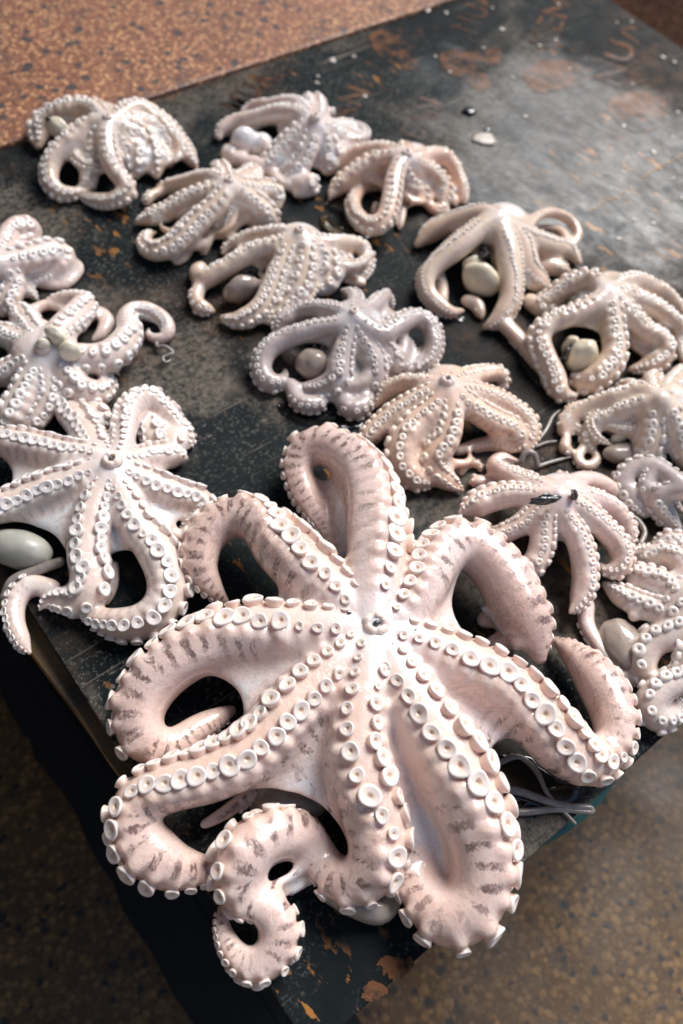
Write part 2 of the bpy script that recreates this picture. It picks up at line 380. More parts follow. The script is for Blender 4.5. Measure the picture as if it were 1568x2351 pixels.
OCTO = []
def edge_on(ph, k):                               # arms lying on their side show the suckers as teeth along the rim
    if 0 <= ph < 45: return ph - k * (45 - ph) / 45
    if 135 < ph <= 182: return ph + k * (ph - 135) / 45
    return ph
def auto_z(mouth, pt, p0, p1, rm, zend=None, zs=None):
    """an arm given as (x, y, radius): it slopes from the mouth down on to the board"""
    pt = list(pt)
    if mouth: pt = [(mouth[0], mouth[1], pt[0][2] * .8)] + pt
    d = [0.0]
    for a, b in zip(pt, pt[1:]): d.append(d[-1] + math.hypot(a[0] - b[0], a[1] - b[1]))
    out = []
    for i, (x, y, r) in enumerate(pt):
        r *= rm; u = d[i] / d[-1]; low = max(r * PX(x, y) * 1000 * .85, 3)
        hi = mouth[2] if mouth else (zs if zs is not None else low)
        end = low if zend is None else zend
        z = end + (hi - end) * max(0, 1 - u / .85) ** 1.15 if mouth or zs is not None else end
        out.append((x, y, max(z, low if zend is None else z), r, edge_on(p0 + (p1 - p0) * u, 12)))
    return out
def octopus(label, pal, mouth, arms=(), webs=(), vox=.0022, k=.37, s0=.014, mouth_r=16, blobs=(), sheets=(), mantles=(), guts=(), eggs=(), threads=(), fine=False,
            marks=1.0, thick=.006, beak=True, ink=(), skip=(), row=36, smooth=3, rm=1.17, limbs=[], extra=[], seed=1, ridge=True, melt=34, lift=.2, pitch=.98, tangle=0):
    global RNG; RNG = np.random.default_rng(seed)
    mx, my, mz = mouth
    base = W(mx, my, mz / 1000); base.z = TOP + .0015
    root = empty('octopus', base); tag(root, label, 'octopus', 'octopuses laid out on the board'); B = np.array(base)
    AR = []
    for a in arms:
        pts = [(mx, my, mz, a[0][3] * .8, a[0][4])] + list(a)
        AR.append(Arm([(x, y, z, r * rm, edge_on(ph, 24)) for x, y, z, r, ph in pts], vox * 1.6))
    for n_, (pt, p0, p1, *opt) in enumerate(limbs + extra):
        AR.append(Arm(auto_z(mouth if n_ < len(limbs) else None, pt, p0, p1, rm, *opt), vox * 1.6))
    nmain = len(AR)
    mp = np.concatenate([a.p for a in AR]) if tangle else None; tries = 0
    while len(AR) < nmain + tangle and tries < 400:   # limp arm ends heaped in the gaps
        tries += 1
        a = AR[RNG.integers(0, len(limbs) or nmain)]; p0_, t0_, n0_, b0_, r0_ = a.at(a.L * RNG.uniform(.15, .75))
        c0 = AR[0].p[0]; q = c0 + (p0_ - c0) * RNG.uniform(.6, 1.0) + np.array([*RNG.normal(0, r0_ * 1.6, 2), 0])
        hd = RNG.uniform(0, 6.28); cu_ = RNG.choice([-1, 1]) * RNG.uniform(.5, 1.0); rw = RNG.uniform(.42, .8) * r0_; rows = []
        low = rw * RNG.uniform(.8, 1.6); ph_ = RNG.choice([90, 60, 120, -60]); hgt = max(0.0, (c0[2] - TOP) * .55 * (1 - np.linalg.norm(q - c0) / (a.L + 1e-6) * 1.6))
        for k_ in range(6):
            rows.append((q[0], q[1], TOP + low + hgt * (1 - k_ / 6), rw * (1 - .11 * k_), ph_)); st = rw * 2.0
            q = q + np.array([math.cos(hd) * st, math.sin(hd) * st, 0]); hd += cu_ * RNG.uniform(.5, 1.2); cu_ *= 1.08
        P_ = np.array([e[:2] for e in rows])
        if max(np.linalg.norm(mp[:, :2] - e, axis=1).min() for e in P_) > r0_ * 1.5 or np.linalg.norm(P_ - c0[:2], axis=1).max() > np.linalg.norm(mp[:, :2] - c0[:2], axis=1).max() * .8: continue
        AR.append(Arm(None, vox * 1.6, rows))
    so = Soup()
    for a in AR:
        so.tube(a.p, a.r, a.n, a.b, 16, flat=.92, sag=.24)
    # suckers
    allp = np.concatenate([a.p for a in AR]); allr = np.concatenate([a.r for a in AR])
    aid = np.concatenate([np.full(len(a.p), i) for i, a in enumerate(AR)]); alls = np.concatenate([a.s for a in AR])
    sk = []
    for i, a in enumerate(AR):
        a.ds = []
        if i in skip or (i >= nmain and i % 2): continue
        a.ds = []; d = s0 + RNG.uniform(0, .004); side = 1
        while d < a.L * .985:
            p, t, n, b, r = a.at(d)
            grow = min(1, .50 + .50 * (d / (a.L * .28)))
            rs = k * r * grow * RNG.uniform(.84, 1.14) * (.68 if RNG.random() < .07 else 1)
            if rs < .0011: break
            ang = math.radians(side * (row + RNG.uniform(-5, 5)))
            dr = n * math.cos(ang) + b * math.sin(ang); dr = dr / np.linalg.norm(dr)
            q = p + dr * (r * .95 + rs * lift)
            dist = np.linalg.norm(allp - q, axis=1) - allr
            far = (aid != i) | (np.abs(alls - d) > r * 2.2)
            hid = (dist[far] < -.1 * rs).any() if far.any() else False
            if dr[2] > -.6 and not hid and q[2] > TOP + .3 * rs:
                sk.append((rs, q, dr, t))
                m = 5; pp = np.linspace(0, 1, m)[:, None]; c = p + dr * r * .35
                pts = c + (q - dr * rs * 1.15 - c) * pp
                rr = np.linspace(rs * 1.22, rs * .98, m)
                u = np.cross(dr, t); u /= np.linalg.norm(u); w = np.cross(dr, u)
                so.tube(pts, rr, np.repeat(u[None], m, 0), np.repeat(w[None], m, 0), 10)
                if ridge:                              # fold of skin running from the stalk down the flank
                    an = [ang + math.radians(side * e) for e in (18, 32, 46, 60)]
                    rd = np.array([n * math.cos(e) + b * math.sin(e) for e in an])
                    pr = p + rd * (r * np.array([.88, .93, .92, .86]))[:, None]
                    tg = np.gradient(pr, axis=0); tg /= np.linalg.norm(tg, axis=1)[:, None]
                    so.tube(pr, rs * np.array([.92, .95, .82, .55]), rd, np.cross(tg, rd), 8)
            a.ds.append(d); d += max(k * r * pitch * (1 if d < .3 * a.L else .86), .002); side = -side
    # web between neighbouring arms
    for (i, j, fi, fj, dip, conc) in webs:
        conc = conc + .2; dip = dip * (.6 if fine else 1.0); wx = 1.24 if fine else 1.12; a, b = AR[i], AR[j]; fi, fj = (c.near(f) if isinstance(f, tuple) else f for c, f in ((a, fi), (b, fj))); fi, fj = min(fi * wx, .97), min(fj * wx, .97); nu, nv = 17, 14; G = np.zeros((nu, nv, 3))
        for u_, u in enumerate(np.linspace(0, 1, nu)):
            cc = 1 - conc * 4 * u * (1 - u)
            for v_, v in enumerate(np.linspace(.06, 1, nv)):
                v2 = v * cc
                pa, _, na, _, ra = a.at(v2 * fi * a.L); pb, _, nb, _, rb = b.at(v2 * fj * b.L)
                pt = pa * (1 - u) + pb * u
                pt[2] += -dip / 1000 * 4 * u * (1 - u) * min(1, v2 * 1.4)
                pt[2] = max(pt[2], TOP + .004)
                G[u_, v_] = pt
        so.slab(G, thick)
    for A_, B_, th in sheets:
        a_, b_ = (spline([tuple(W(x, y, z / 1000)) for x, y, z in e], .004) for e in (A_, B_))
        u_ = np.linspace(0, 1, 24); q_ = [np.stack([np.interp(u_, np.linspace(0, 1, len(e)), e[:, k_]) for k_ in range(3)], 1) for e in (a_, b_)]
        so.slab(np.stack([q_[0] * (1 - w_) + q_[1] * w_ - np.array([0, 0, .006 * 4 * w_ * (1 - w_)]) for w_ in np.linspace(0, 1, 9)], 1), th)
    for (x, y, z, rx, ry, rz) in blobs:
        kk = PX(x, y, z / 1000) * (1 if fine else 1.12); so.ball(W(x, y, z / 1000), rx * kk, ry * kk, rz / 1000 * (1 if fine else 1.15))
    me = so.melt(vox, smooth)
    # per-point description of where on the animal the skin is
    nvt = len(me.vertices); co = np.empty(nvt * 3); me.vertices.foreach_get('co', co); co = co.reshape(-1, 3)
    kd = KDTree(len(allp)); [kd.insert(p, q) for q, p in enumerate(allp)]; kd.balance()
    alln = np.concatenate([a.n for a in AR]); allt = np.concatenate([a.t for a in AR])
    alng = np.concatenate([a.s / a.L for a in AR])
    best = np.empty(nvt, int)
    for q in range(nvt):
        res = kd.find_n(co[q], 4); best[q] = min(res, key=lambda e: e[2] - allr[e[1]])[1]
    dv = co - allp[best]; dist = np.linalg.norm(dv, axis=1); dv /= np.maximum(dist, 1e-6)[:, None]
    oral = (np.einsum('ij,ij->i', dv, alln[best]) + 1) / 2
    web = np.clip((dist / allr[best] - 1.05) / 1.1, 0, 1)
    # melt the webs into the arms: smooth only where the skin is neither sucker nor arm top
    ne = len(me.edges); ed = np.empty(ne * 2, int); me.edges.foreach_get('vertices', ed); ed = ed.reshape(-1, 2)
    deg = np.bincount(ed.ravel(), minlength=nvt).astype(float)
    wgt = np.clip((dist / allr[best] - .80) / .22, 0, 1) * np.clip((.74 - oral) / .15, 0, 1)
    for _ in range(6):
        sm_ = np.bincount(ed[:, 0], wgt[ed[:, 1]], nvt) + np.bincount(ed[:, 1], wgt[ed[:, 0]], nvt); wgt = np.maximum(wgt * .5, sm_ / deg * .5) + .5 * np.minimum(wgt, sm_ / deg)
    wgt = np.clip(wgt, 0, 1)[:, None]
    for _ in range(melt if fine else 10):
        av = np.stack([np.bincount(ed[:, 0], co[ed[:, 1], k_], nvt) + np.bincount(ed[:, 1], co[ed[:, 0], k_], nvt) for k_ in range(3)], 1) / deg[:, None]
        co += (av - co) * .6 * wgt
    co[:, 2] = np.where((co[:, 0] > 0) & (co[:, 1] > 0), np.maximum(co[:, 2], TOP + .0012), co[:, 2])
    cen = np.linalg.norm(co - np.array(W(mx, my, mz / 1000)), axis=1)
    size = max(a.L for a in AR)
    web = np.maximum(web, np.clip(1.0 - cen / (size * .16), 0, 1) * .8)
    bar = np.zeros(nvt)
    for i_, a in enumerate(AR):
        mk = aid[best] == i_
        if len(a.ds) > 2 and mk.any():
            phs = np.interp(alls[best[mk]], a.ds, np.arange(len(a.ds)))
            sd = np.sign(np.einsum('ij,ij->i', dv[mk], a.b[np.clip(np.searchsorted(a.s, alls[best[mk]]), 0, len(a.p) - 1)]))
            bar[mk] = .5 + .5 * np.cos(np.pi * (phs + np.where(sd > 0, 1, 0)))
    for nm, arr in (('bar', bar), ('oral', oral), ('along', alng[best]), ('web', web), ('marks', marks * np.clip((alng[best] - .12) * 6, 0, 1))):
        at = me.attributes.new(nm, 'FLOAT', 'POINT'); at.data.foreach_set('value', arr.astype(np.float32))
    me.vertices.foreach_set('co', (co - B).ravel()); me.update(); me.name = 'octopus_body'
    link('body', me, SKIN[pal], root)
    # suckers: the largest 300 as parts, any rest joined
    sk.sort(key=lambda e: -e[0])
    SM = [sucker_mesh(pal, fine, k_) for k_ in range(5)]; proto = None; rest_v, rest_f, rest_a = [], [], {'cup_radius': [], 'cup_height': []}
    for idx, (rs, q, dr, t) in enumerate(sk):
        sm = SM[idx % 5]; dr = dr + RNG.normal(0, .07, 3); dr /= np.linalg.norm(dr)
        u = np.cross(t, dr); u /= np.linalg.norm(u); w = np.cross(dr, u)
        sq = RNG.uniform(.86, 1.0)
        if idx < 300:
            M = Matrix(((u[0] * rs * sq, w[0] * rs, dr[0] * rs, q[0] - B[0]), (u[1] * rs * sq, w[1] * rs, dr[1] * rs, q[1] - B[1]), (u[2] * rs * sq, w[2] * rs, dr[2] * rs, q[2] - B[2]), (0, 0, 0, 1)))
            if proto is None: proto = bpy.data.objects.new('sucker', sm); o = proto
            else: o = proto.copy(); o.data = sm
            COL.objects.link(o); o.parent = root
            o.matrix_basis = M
        else:
            v_ = np.empty(len(sm.vertices) * 3); sm.vertices.foreach_get('co', v_); v_ = v_.reshape(-1, 3) * rs
            off = sum(len(e) for e in rest_v); rest_v.append(v_[:, :1] * u + v_[:, 1:2] * w + v_[:, 2:] * dr + (q - B)); rest_f += [tuple(off + k_ for k_ in pl.vertices) for pl in sm.polygons]
            for nm in rest_a:
                e_ = np.empty(len(sm.vertices), np.float32); sm.attributes[nm].data.foreach_get('value', e_); rest_a[nm].append(e_)
    if rest_v:
        o = link('sucker_row', mesh('sucker_row', np.concatenate(rest_v), rest_f), SUCK[pal], root); o['kind'] = 'stuff'
        for nm in rest_a: o.data.attributes.new(nm, 'FLOAT', 'POINT').data.foreach_set('value', np.concatenate(rest_a[nm]))
    if beak:
        kk = PX(mx, my, mz / 1000); mr = mouth_r * kk; zt = max([.88 * a.r[0] for a in AR[:nmain]] + [0])
        c = W(mx, my, mz / 1000) + Vector((0, 0, zt + .15 * mr))
        v, f = lathe([(1.7, -.9), (1.5, -.35), (1.25, .05), (1.0, .26), (.76, .26), (.58, .12), (.48, -.15), (.3, -.35)], 24)
        v = [Vector(p) * mr + c - base + Vector((0, 0, mr * .10 * math.sin(5 * math.atan2(p[1], p[0]) + mx) + mr * .07 * math.sin(9 * math.atan2(p[1], p[0])))) for p in v]
        link('mouth', mesh('mouth', v, f), M_MOUTH, root)
        v, f = lathe([(.52, -.4), (.46, -.1), (.30, .10), (.10, .2)], 14)
        link('beak', mesh('beak', [Vector((p[0], p[1] * .7, p[2])) * mr + c - base for p in v], f), M_BEAK, root)
    for (x, y, z, rx, ry, rz, rot) in mantles: blob_mesh('mantle', x, y, z, rx, ry, rz, rot, M_MANTLE, root, base)
    for (x, y, z, rx, ry, rz, rot) in eggs: blob_mesh('mantle', x, y, z, rx, ry, rz, rot, M_EGG, root, base, .03)
    for (x, y, z, rx, ry, rz, rot) in guts: blob_mesh('organ', x, y, z, rx, ry, rz, rot, M_GUT, root, base)
    for (x, y, z, rx, ry, rz, rot) in ink: blob_mesh('ink_sac', x, y, z, rx, ry, rz, rot, M_INK, root, base, .25)
    for th in threads: tube_mesh('arm_tip', th, M_THREAD, root, base)
    OCTO.append(root)
    print('octopus', len(OCTO), label[:30], 'verts', nvt, 'suckers', len(sk), 'size %.2f' % size)
    return root
# ---------------------------------------------------------------- floor, ledge, board
def box(name, lo, hi, mat, parent=None, bev=.002, base=(0, 0, 0)):
    bm = bmesh.new(); bmesh.ops.create_cube(bm, size=1)
    for v in bm.verts: v.co = Vector([(lo[i] + hi[i]) / 2 + v.co[i] * (hi[i] - lo[i]) - base[i] for i in range(3)])
    if bev: bmesh.ops.bevel(bm, geom=bm.edges[:], offset=bev, segments=2, affect='EDGES', profile=.5)
    me = bpy.data.meshes.new(name); bm.to_mesh(me); bm.free()
    return link(name, me, mat, parent, smooth=False)
XMAX = W(1400, 0).x; YMAX = W(500, 172).y
print('board', XMAX, YMAX, 'cam', CAM, 'px', PX(858, 1450))
fl = link('floor', mesh('floor', [(-6, -6, 0), (8, -6, 0), (8, 8, 0), (-6, 8, 0)], [(0, 1, 2, 3)]), M_FLOOR); tag(fl, kind='structure')
TH = .018
board = empty('board', (0, 0, TOP - TH)); tag(board, 'worn black plywood board with scratched film and faded orange stencil lettering under the octopuses', 'board')
box('panel', (0, 0, TOP - TH), (XMAX, YMAX - .004, TOP), M_BOARD, board, .0012, (0, 0, TOP - TH))
LH = .006
YL = W(500, 172, LH).y
ledge = box('granite_ledge', (-1.2, YL, 0), (XMAX + 2.5, YL + 3, TOP + LH), M_LEDGE, None, .004)
tag(ledge, 'speckled orange granite ledge running along the far edge of the board', 'ledge')

# unseen blockers added to shape the light: overhead, at left, and far right
def slab_thing(name, lo, hi, c, label, cat):
    o = box(name, lo, hi, plain(name + '_mat', c, .8), None, 0); tag(o, label, cat); return o
def prism(name, poly, z0, z1, mat):
    n = len(poly); v = [(x, y, z0) for x, y in poly] + [(x, y, z1) for x, y in poly]
    f = [tuple(range(n))[::-1], tuple(range(n, 2 * n))] + [(i, (i + 1) % n, (i + 1) % n + n, i + n) for i in range(n)]
    return link(name, mesh(name, v, f), mat, None, smooth=False)
roof = prism('overhead_blocker', [(-3, 1.0), (1.2, 1.2), (4.9, 3.6), (5.2, 10), (-3, 10)], 5.0, 5.1, plain('roof_mat', (.10, .09, .08), .8)); tag(roof, kind='structure')  # added out of view, outline cut to keep sky reflections off the board
wall = box('left_blocker', (-2.2, -2.5, 0), (-2.1, 6, 3.2), plain('wall_mat', (.22, .19, .15), .8), None, 0); tag(wall, kind='structure')  # added out of view to hold back sky light from the left
far = box('low_sky_blocker', (9, 2, 0), (9.5, 16, 5.0), plain('far_mat', (.15, .13, .12), .8), None, 0); tag(far, kind='structure')  # added out of view to hide the lowest sky from the board
# ---------------------------------------------------------------- the octopuses, traced arm by arm: (x, y, height mm, radius, side the suckers face)
octopus('largest octopus, pink with brown blotches and big white suckers, hanging over the near corner', 'rosy', (858, 1450, 66), [
 [(800, 1390, 64, 46, 75), (722, 1322, 58, 58, 66), (652, 1260, 52, 60, 60), (596, 1206, 46, 48, 35), (540, 1186, 42, 42, 15), (478, 1226, 36, 42, 10), (460, 1295, 28, 40, 8), (490, 1350, 20, 32, 5), (524, 1385, 12, 16, 0)],
 [(868, 1370, 64, 56, 50), (866, 1270, 58, 64, 38), (858, 1165, 52, 60, 30), (828, 1085, 46, 50, 22), (768, 1032, 40, 42, 15), (708, 1028, 32, 36, 10), (684, 1078, 24, 32, 5), (708, 1145, 18, 30, 0), (745, 1215, 13, 22, -20), (765, 1280, 9, 12, -30)],
 [(915, 1410, 64, 46, 125), (962, 1352, 60, 54, 140), (1002, 1288, 54, 52, 150), (1062, 1250, 48, 50, 165), (1124, 1290, 44, 52, 172), (1175, 1365, 40, 54, 175), (1216, 1440, 36, 52, 178), (1238, 1512, 28, 36, 180)],
 [(940, 1474, 64, 48, 105), (1050, 1520, 60, 56, 112), (1140, 1566, 54, 60, 116), (1216, 1630, 48, 60, 108), (1284, 1704, 40, 58, 95), (1346, 1748, 32, 48, 60), (1398, 1720, 30, 42, 25), (1408, 1650, 32, 46, 12), (1376, 1575, 30, 46, 8), (1320, 1508, 22, 38, 5), (1276, 1470, 13, 26, 0)],
 [(905, 1540, 68, 50, 92), (972, 1640, 66, 60, 95), (1036, 1750, 60, 70, 108), (1084, 1860, 52, 74, 135), (1104, 1960, 44, 70, 160), (1094, 2060, 36, 66, 172), (1036, 2108, 30, 62, 176), (975, 2068, 26, 50, 178), (950, 1990, 24, 40, 180), (958, 1925, 20, 32, 180)],
 [(846, 1540, 70, 48, 90), (826, 1640, 68, 54, 90), (822, 1740, 62, 60, 96), (848, 1840, 54, 62, 115), (868, 1930, 44, 62, 140), (846, 2005, 34, 58, 165), (785, 2022, 24, 48, 180), (744, 1975, 20, 36, 225), (712, 1930, 26, 38, 290), (660, 1918, 34, 50, 340), (590, 1935, 38, 60, 368), (552, 1990, 36, 60, 375), (552, 2050, 32, 46, 368), (590, 2072, 34, 34, 300), (628, 2100, 32, 40, 215), (640, 2155, 26, 44, 172), (612, 2206, 22, 44, 168), (566, 2212, 20, 40, 166), (530, 2172, 20, 34, 165), (510, 2118, 18, 28, 165), (512, 2078, 14, 22, 165)],
 [(765, 1535, 66, 48, 92), (672, 1622, 62, 56, 88), (598, 1712, 56, 58, 80), (492, 1772, 50, 56, 74), (380, 1806, 44, 52, 66), (312, 1846, 36, 50, 40), (318, 1918, 28, 58, 14), (380, 1980, 22, 62, 8), (450, 1995, 16, 52, 5), (510, 1985, 9, 34, 5)],
 [(765, 1448, 64, 50, 78), (655, 1448, 58, 58, 70), (566, 1452, 52, 60, 56), (462, 1488, 46, 60, 28), (372, 1548, 40, 58, 14), (322, 1622, 34, 56, 8), (330, 1695, 28, 50, 5), (390, 1712, 22, 38, 0), (446, 1672, 22, 34, -30), (492, 1648, 20, 34, -60), (530, 1630, 18, 30, -60)],
], webs=[(0, 1, (700, 1305), (862, 1215), 10, .12), (1, 2, (868, 1320), (965, 1350), 8, .1), (2, 3, (1050, 1258), (1180, 1598), 10, .2), (3, 4, (1225, 1640), (1082, 1855), 14, .06), (4, 5, (1103, 1990), (866, 1920), 24, .0), (5, 6, (862, 1920), (500, 1768), 20, .06), (6, 7, (590, 1716), (455, 1490), 14, .05), (7, 0, (575, 1452), (615, 1225), 14, .14)],
 vox=.0021, k=.35, row=29, s0=.020, mouth_r=23, lift=.40, pitch=.95, fine=True, thick=.009, rm=1.13, blobs=[(858, 1470, 40, 130, 130, 30)], mantles=[(660, 1840, 10, 90, 50, 14, 0)],
 ink=[(733, 1640, 58, 24, 16, 9, 30), (800, 1412, 76, 8, 5, 4, 20), (898, 1484, 78, 9, 5, 4, 50), (953, 1452, 76, 8, 5, 4, -20), (822, 1482, 76, 7, 9, 4, 0)],
 sheets=[([(835, 1300, 34), (805, 1190, 38), (778, 1090, 34)], [(775, 1275, 8), (738, 1185, 10), (716, 1090, 16)], .006),
  ([(745, 1935, 30), (670, 2000, 30), (602, 2042, 42), (574, 2095, 44)], [(765, 1995, 18), (690, 2045, 14), (628, 2066, 30), (602, 2115, 36)], .006),
  ([(942, 1935, 32), (985, 2000, 34), (1030, 2060, 34)], [(985, 1925, 22), (1030, 1985, 20), (1060, 2040, 24)], .006),
  ([(1105, 1390, 30), (1150, 1440, 34), (1185, 1500, 34)], [(1150, 1400, 38), (1180, 1445, 40), (1205, 1490, 38)], .006)],
 extra=[([(1112, 1424, 20), (1150, 1420, 24), (1190, 1430, 18)], 150, 150, 12), ([(1130, 1478, 18), (1160, 1470, 22), (1200, 1480, 16)], 150, 150, 12), ([(470, 1890, 14), (520, 1862, 18), (580, 1815, 18), (610, 1800, 12)], -30, -20, 14)])
octopus('pale octopus at the left board edge with smooth egg shaped body and long looping arm', 'cream', (258, 1068, 44), limbs=[
 ([(226, 1032, 24), (195, 985, 28), (162, 946, 28), (150, 918, 22)], 90, 70),
 ([(282, 1015, 20), (290, 975, 24), (302, 938, 24), (326, 916, 22), (356, 918, 20), (380, 945, 20), (408, 978, 18), (432, 1002, 18), (428, 1030, 14)], 110, 150),
 ([(308, 1056, 20), (352, 1050, 24), (400, 1048, 26), (425, 1052, 18)], 100, 120),
 ([(297, 1088, 22), (336, 1106, 26), (378, 1126, 28), (420, 1140, 26), (460, 1150, 24), (470, 1180, 22), (440, 1205, 20), (415, 1220, 14)], 105, 100),
 ([(270, 1116, 22), (292, 1160, 28), (318, 1212, 32), (354, 1258, 36), (378, 1302, 38), (386, 1350, 37), (372, 1392, 35), (345, 1420, 34), (302, 1432, 32), (252, 1426, 28), (208, 1412, 25), (186, 1402, 18)], 88, 172),
 ([(240, 1116, 24), (219, 1163, 30), (207, 1212, 33), (200, 1254, 34), (203, 1292, 34), (210, 1328, 34), (203, 1362, 33), (178, 1382, 28), (140, 1378, 24), (108, 1380, 18), (90, 1400, 12)], 90, 120),
 ([(210, 1080, 22), (157, 1104, 28), (105, 1122, 30), (52, 1144, 30), (0, 1168, 30), (-50, 1192, 28)], 90, 88, 26),
 ([(210, 1047, 22), (157, 1046, 28), (105, 1036, 30), (52, 1024, 30), (0, 1018, 28), (-50, 1015, 26)], 68, 55, 24)],
 extra=[([(326, 945, 18), (345, 975, 24), (352, 1010, 24), (345, 1035, 16)], 80, 80), ([(385, 985, 18), (396, 1015, 24), (392, 1045, 20)], 90, 90), ([(200, 925, 20), (222, 955, 24), (240, 990, 20)], 90, 90), ([(120, 1352, 20), (70, 1345, 22), (38, 1380, 22), (36, 1425, 20), (52, 1470, 18), (70, 1500, 12)], 30, 10, 6), ([(262, 1298, 12), (258, 1345, 14), (244, 1378, 13), (232, 1392, 8)], 60, 0)],
 webs=[(0, 1, (180, 970), (291, 965), 8, .25), (1, 2, (295, 960), (380, 1050), 8, .3), (2, 3, (400, 1048), (440, 1145), 8, .15), (3, 4, (425, 1215), (368, 1280), 10, .14), (4, 5, (360, 1268), (206, 1290), 16, .10), (5, 6, (190, 1375), (-20, 1180), 12, .12), (6, 7, (-40, 1190), (-40, 1015), 8, .0), (7, 0, (40, 1022), (160, 945), 10, .2)],
 vox=.0019, tangle=3, k=.39, s0=.014, mouth_r=15, fine=True, lift=.42, thick=.007, rm=1.25, blobs=[(258, 1085, 24, 80, 80, 22)], eggs=[(44, 1262, 10, 78, 44, 17, -10)],
 threads=[[(140, 1290, 9, 12), (78, 1312, 9, 13), (28, 1335, 8, 12), (8, 1372, 2, 9)]], marks=.5, seed=2)
octopus('pale octopus with yellowish organs at its mouth and thin arm curling out right', 'cream', (103, 807, 42), limbs=[
 ([(187, 822, 28), (237, 822, 30), (275, 800, 30), (296, 765, 26), (290, 730, 20), (308, 712, 17), (343, 714, 17), (378, 735, 16), (388, 762, 15), (368, 780, 13), (340, 772, 12), (342, 754, 8)], 50, 20),
 ([(128, 770, 26), (162, 738, 28), (187, 712, 26), (198, 696, 20), (172, 688, 18), (125, 694, 17), (94, 706, 12)], 60, 20),
 ([(84, 770, 24), (56, 732, 26), (37, 705, 20)], 90, 90),
 ([(62, 790, 22), (25, 776, 26), (-20, 762, 24)], 80, 70),
 ([(60, 830, 22), (19, 854, 26), (-20, 878, 24)], 90, 80),
 ([(77, 852, 24), (52, 905, 30), (27, 957, 32), (2, 990, 24)], 85, 70),
 ([(103, 842, 20), (112, 892, 24), (102, 932, 25), (77, 968, 24), (50, 990, 18)], 90, 110),
 ([(134, 844, 22), (162, 878, 28), (192, 900, 28), (223, 904, 24), (246, 886, 20), (238, 864, 15), (217, 856, 11)], 80, 20)],
 extra=[([(196, 735, 14), (224, 716, 14), (246, 734, 15), (238, 762, 14), (214, 782, 12)], -60, -60, None), ([(245, 890, 9), (262, 897, 8), (270, 893, 5)], 90, 90)],
 webs=[(0, 1, (250, 818), (180, 718), 8, .22), (2, 3, .8, .8, 6, .2), (3, 4, .9, .9, 6, .05), (4, 5, .9, .85, 8, .05), (5, 6, .5, .5, 8, .2), (6, 7, .4, .4, 8, .2), (7, 0, .3, .2, 8, .2), (1, 2, .3, .6, 6, .2)],
 vox=.002, tangle=5, k=.42, s0=.016, mouth_r=13, rm=1.10, blobs=[(103, 815, 22, 70, 70, 20)], guts=[(128, 770, 56, 30, 17, 10, -30), (160, 806, 50, 25, 18, 12, 10), (100, 792, 52, 16, 12, 8, 0)],
 threads=[[(359, 783, 6, 5), (362, 797, 6, 5), (378, 795, 8, 4.5), (397, 810, 6, 4), (374, 820, 6, 3.5), (380, 832, 5, 3), (392, 826, 4, 2.5)]], marks=.3, thick=.007, seed=3)
octopus('pale octopus cut off by the left photo edge beside orange scuffs', 'cream', (-8, 605, 40), limbs=[
 ([(20, 545, 22), (47, 528, 26), (74, 532, 24), (84, 556, 18)], 40, 20),
 ([(35, 598, 24), (78, 590, 27), (120, 578, 26), (146, 585, 20), (150, 604, 18), (125, 622, 20), (80, 636, 18)], 90, 60),
 ([(31, 640, 20), (22, 680, 24), (5, 720, 20)], 90, 90),
 ([(30, 620, 18), (55, 655, 13), (87, 690, 8)], 110, 120),
 ([(-60, 560, 24), (-120, 540, 20)], 90, 90), ([(-60, 650, 24), (-120, 690, 20)], 90, 90)],
 extra=[([(140, 628, 10), (166, 603, 11), (183, 616, 10), (164, 645, 10), (140, 658, 9), (103, 655, 9), (60, 648, 8)], -60, -60)],
 webs=[(0, 1, .7, .45, 8, .2), (1, 2, .3, .6, 8, .2)], vox=.0022, tangle=5, k=.42, s0=.012, beak=False, blobs=[(0, 615, 20, 55, 50, 22)], marks=.2, seed=4)
octopus('small octopus farthest back on the left, touching the granite ledge', 'sand', (248, 281, 52), limbs=[
 ([(208, 286, 19), (172, 318, 22), (139, 347, 22), (119, 378, 20), (115, 415, 18), (132, 440, 16), (164, 446, 15), (195, 433, 12)], 60, 20),
 ([(216, 252, 20), (185, 252, 24), (150, 260, 27), (110, 278, 26), (92, 303, 24), (88, 335, 20)], 80, 60),
 ([(220, 318, 18), (210, 360, 18), (204, 399, 17), (198, 430, 15), (182, 446, 11)], 110, 130),
 ([(245, 310, 18), (248, 347, 19), (258, 383, 19), (280, 415, 18), (294, 438, 17), (274, 456, 16), (242, 463, 15), (206, 456, 14), (182, 444, 11)], 105, 165),
 ([(270, 308, 18), (300, 340, 24), (312, 376, 24), (312, 408, 15)], 80, 70),
 ([(284, 295, 19), (328, 318, 22), (352, 362, 24), (360, 405, 16)], 85, 70),
 ([(276, 265, 18), (308, 250, 20), (342, 262, 20), (379, 290, 19), (411, 328, 18), (436, 366, 17), (452, 384, 11)], 120, 130),
 ([(295, 278, 18), (342, 286, 20), (374, 312, 20), (394, 340, 18), (400, 366, 13)], 110, 100)],
 extra=[([(240, 270, 16), (232, 246, 16)], 90, 90), ([(350, 350, 12), (372, 366, 10), (394, 384, 8)], 90, 90)],
 webs=[(0, 1, .35, .5, 8, .2), (0, 2, .4, .4, 8, .2), (2, 3, .4, .3, 8, .2), (3, 4, .3, .7, 8, .2), (4, 5, .7, .6, 6, .2), (6, 7, .5, .5, 6, .2)],
 vox=.0023, tangle=26, k=.42, s0=.012, mouth_r=7, beak=True, guts=[(130, 292, 44, 30, 18, 12, -20)], ink=[(116, 279, 50, 10, 7, 7, 0)], marks=0, seed=5, blobs=[(240, 290, 22, 50, 60, 22)])
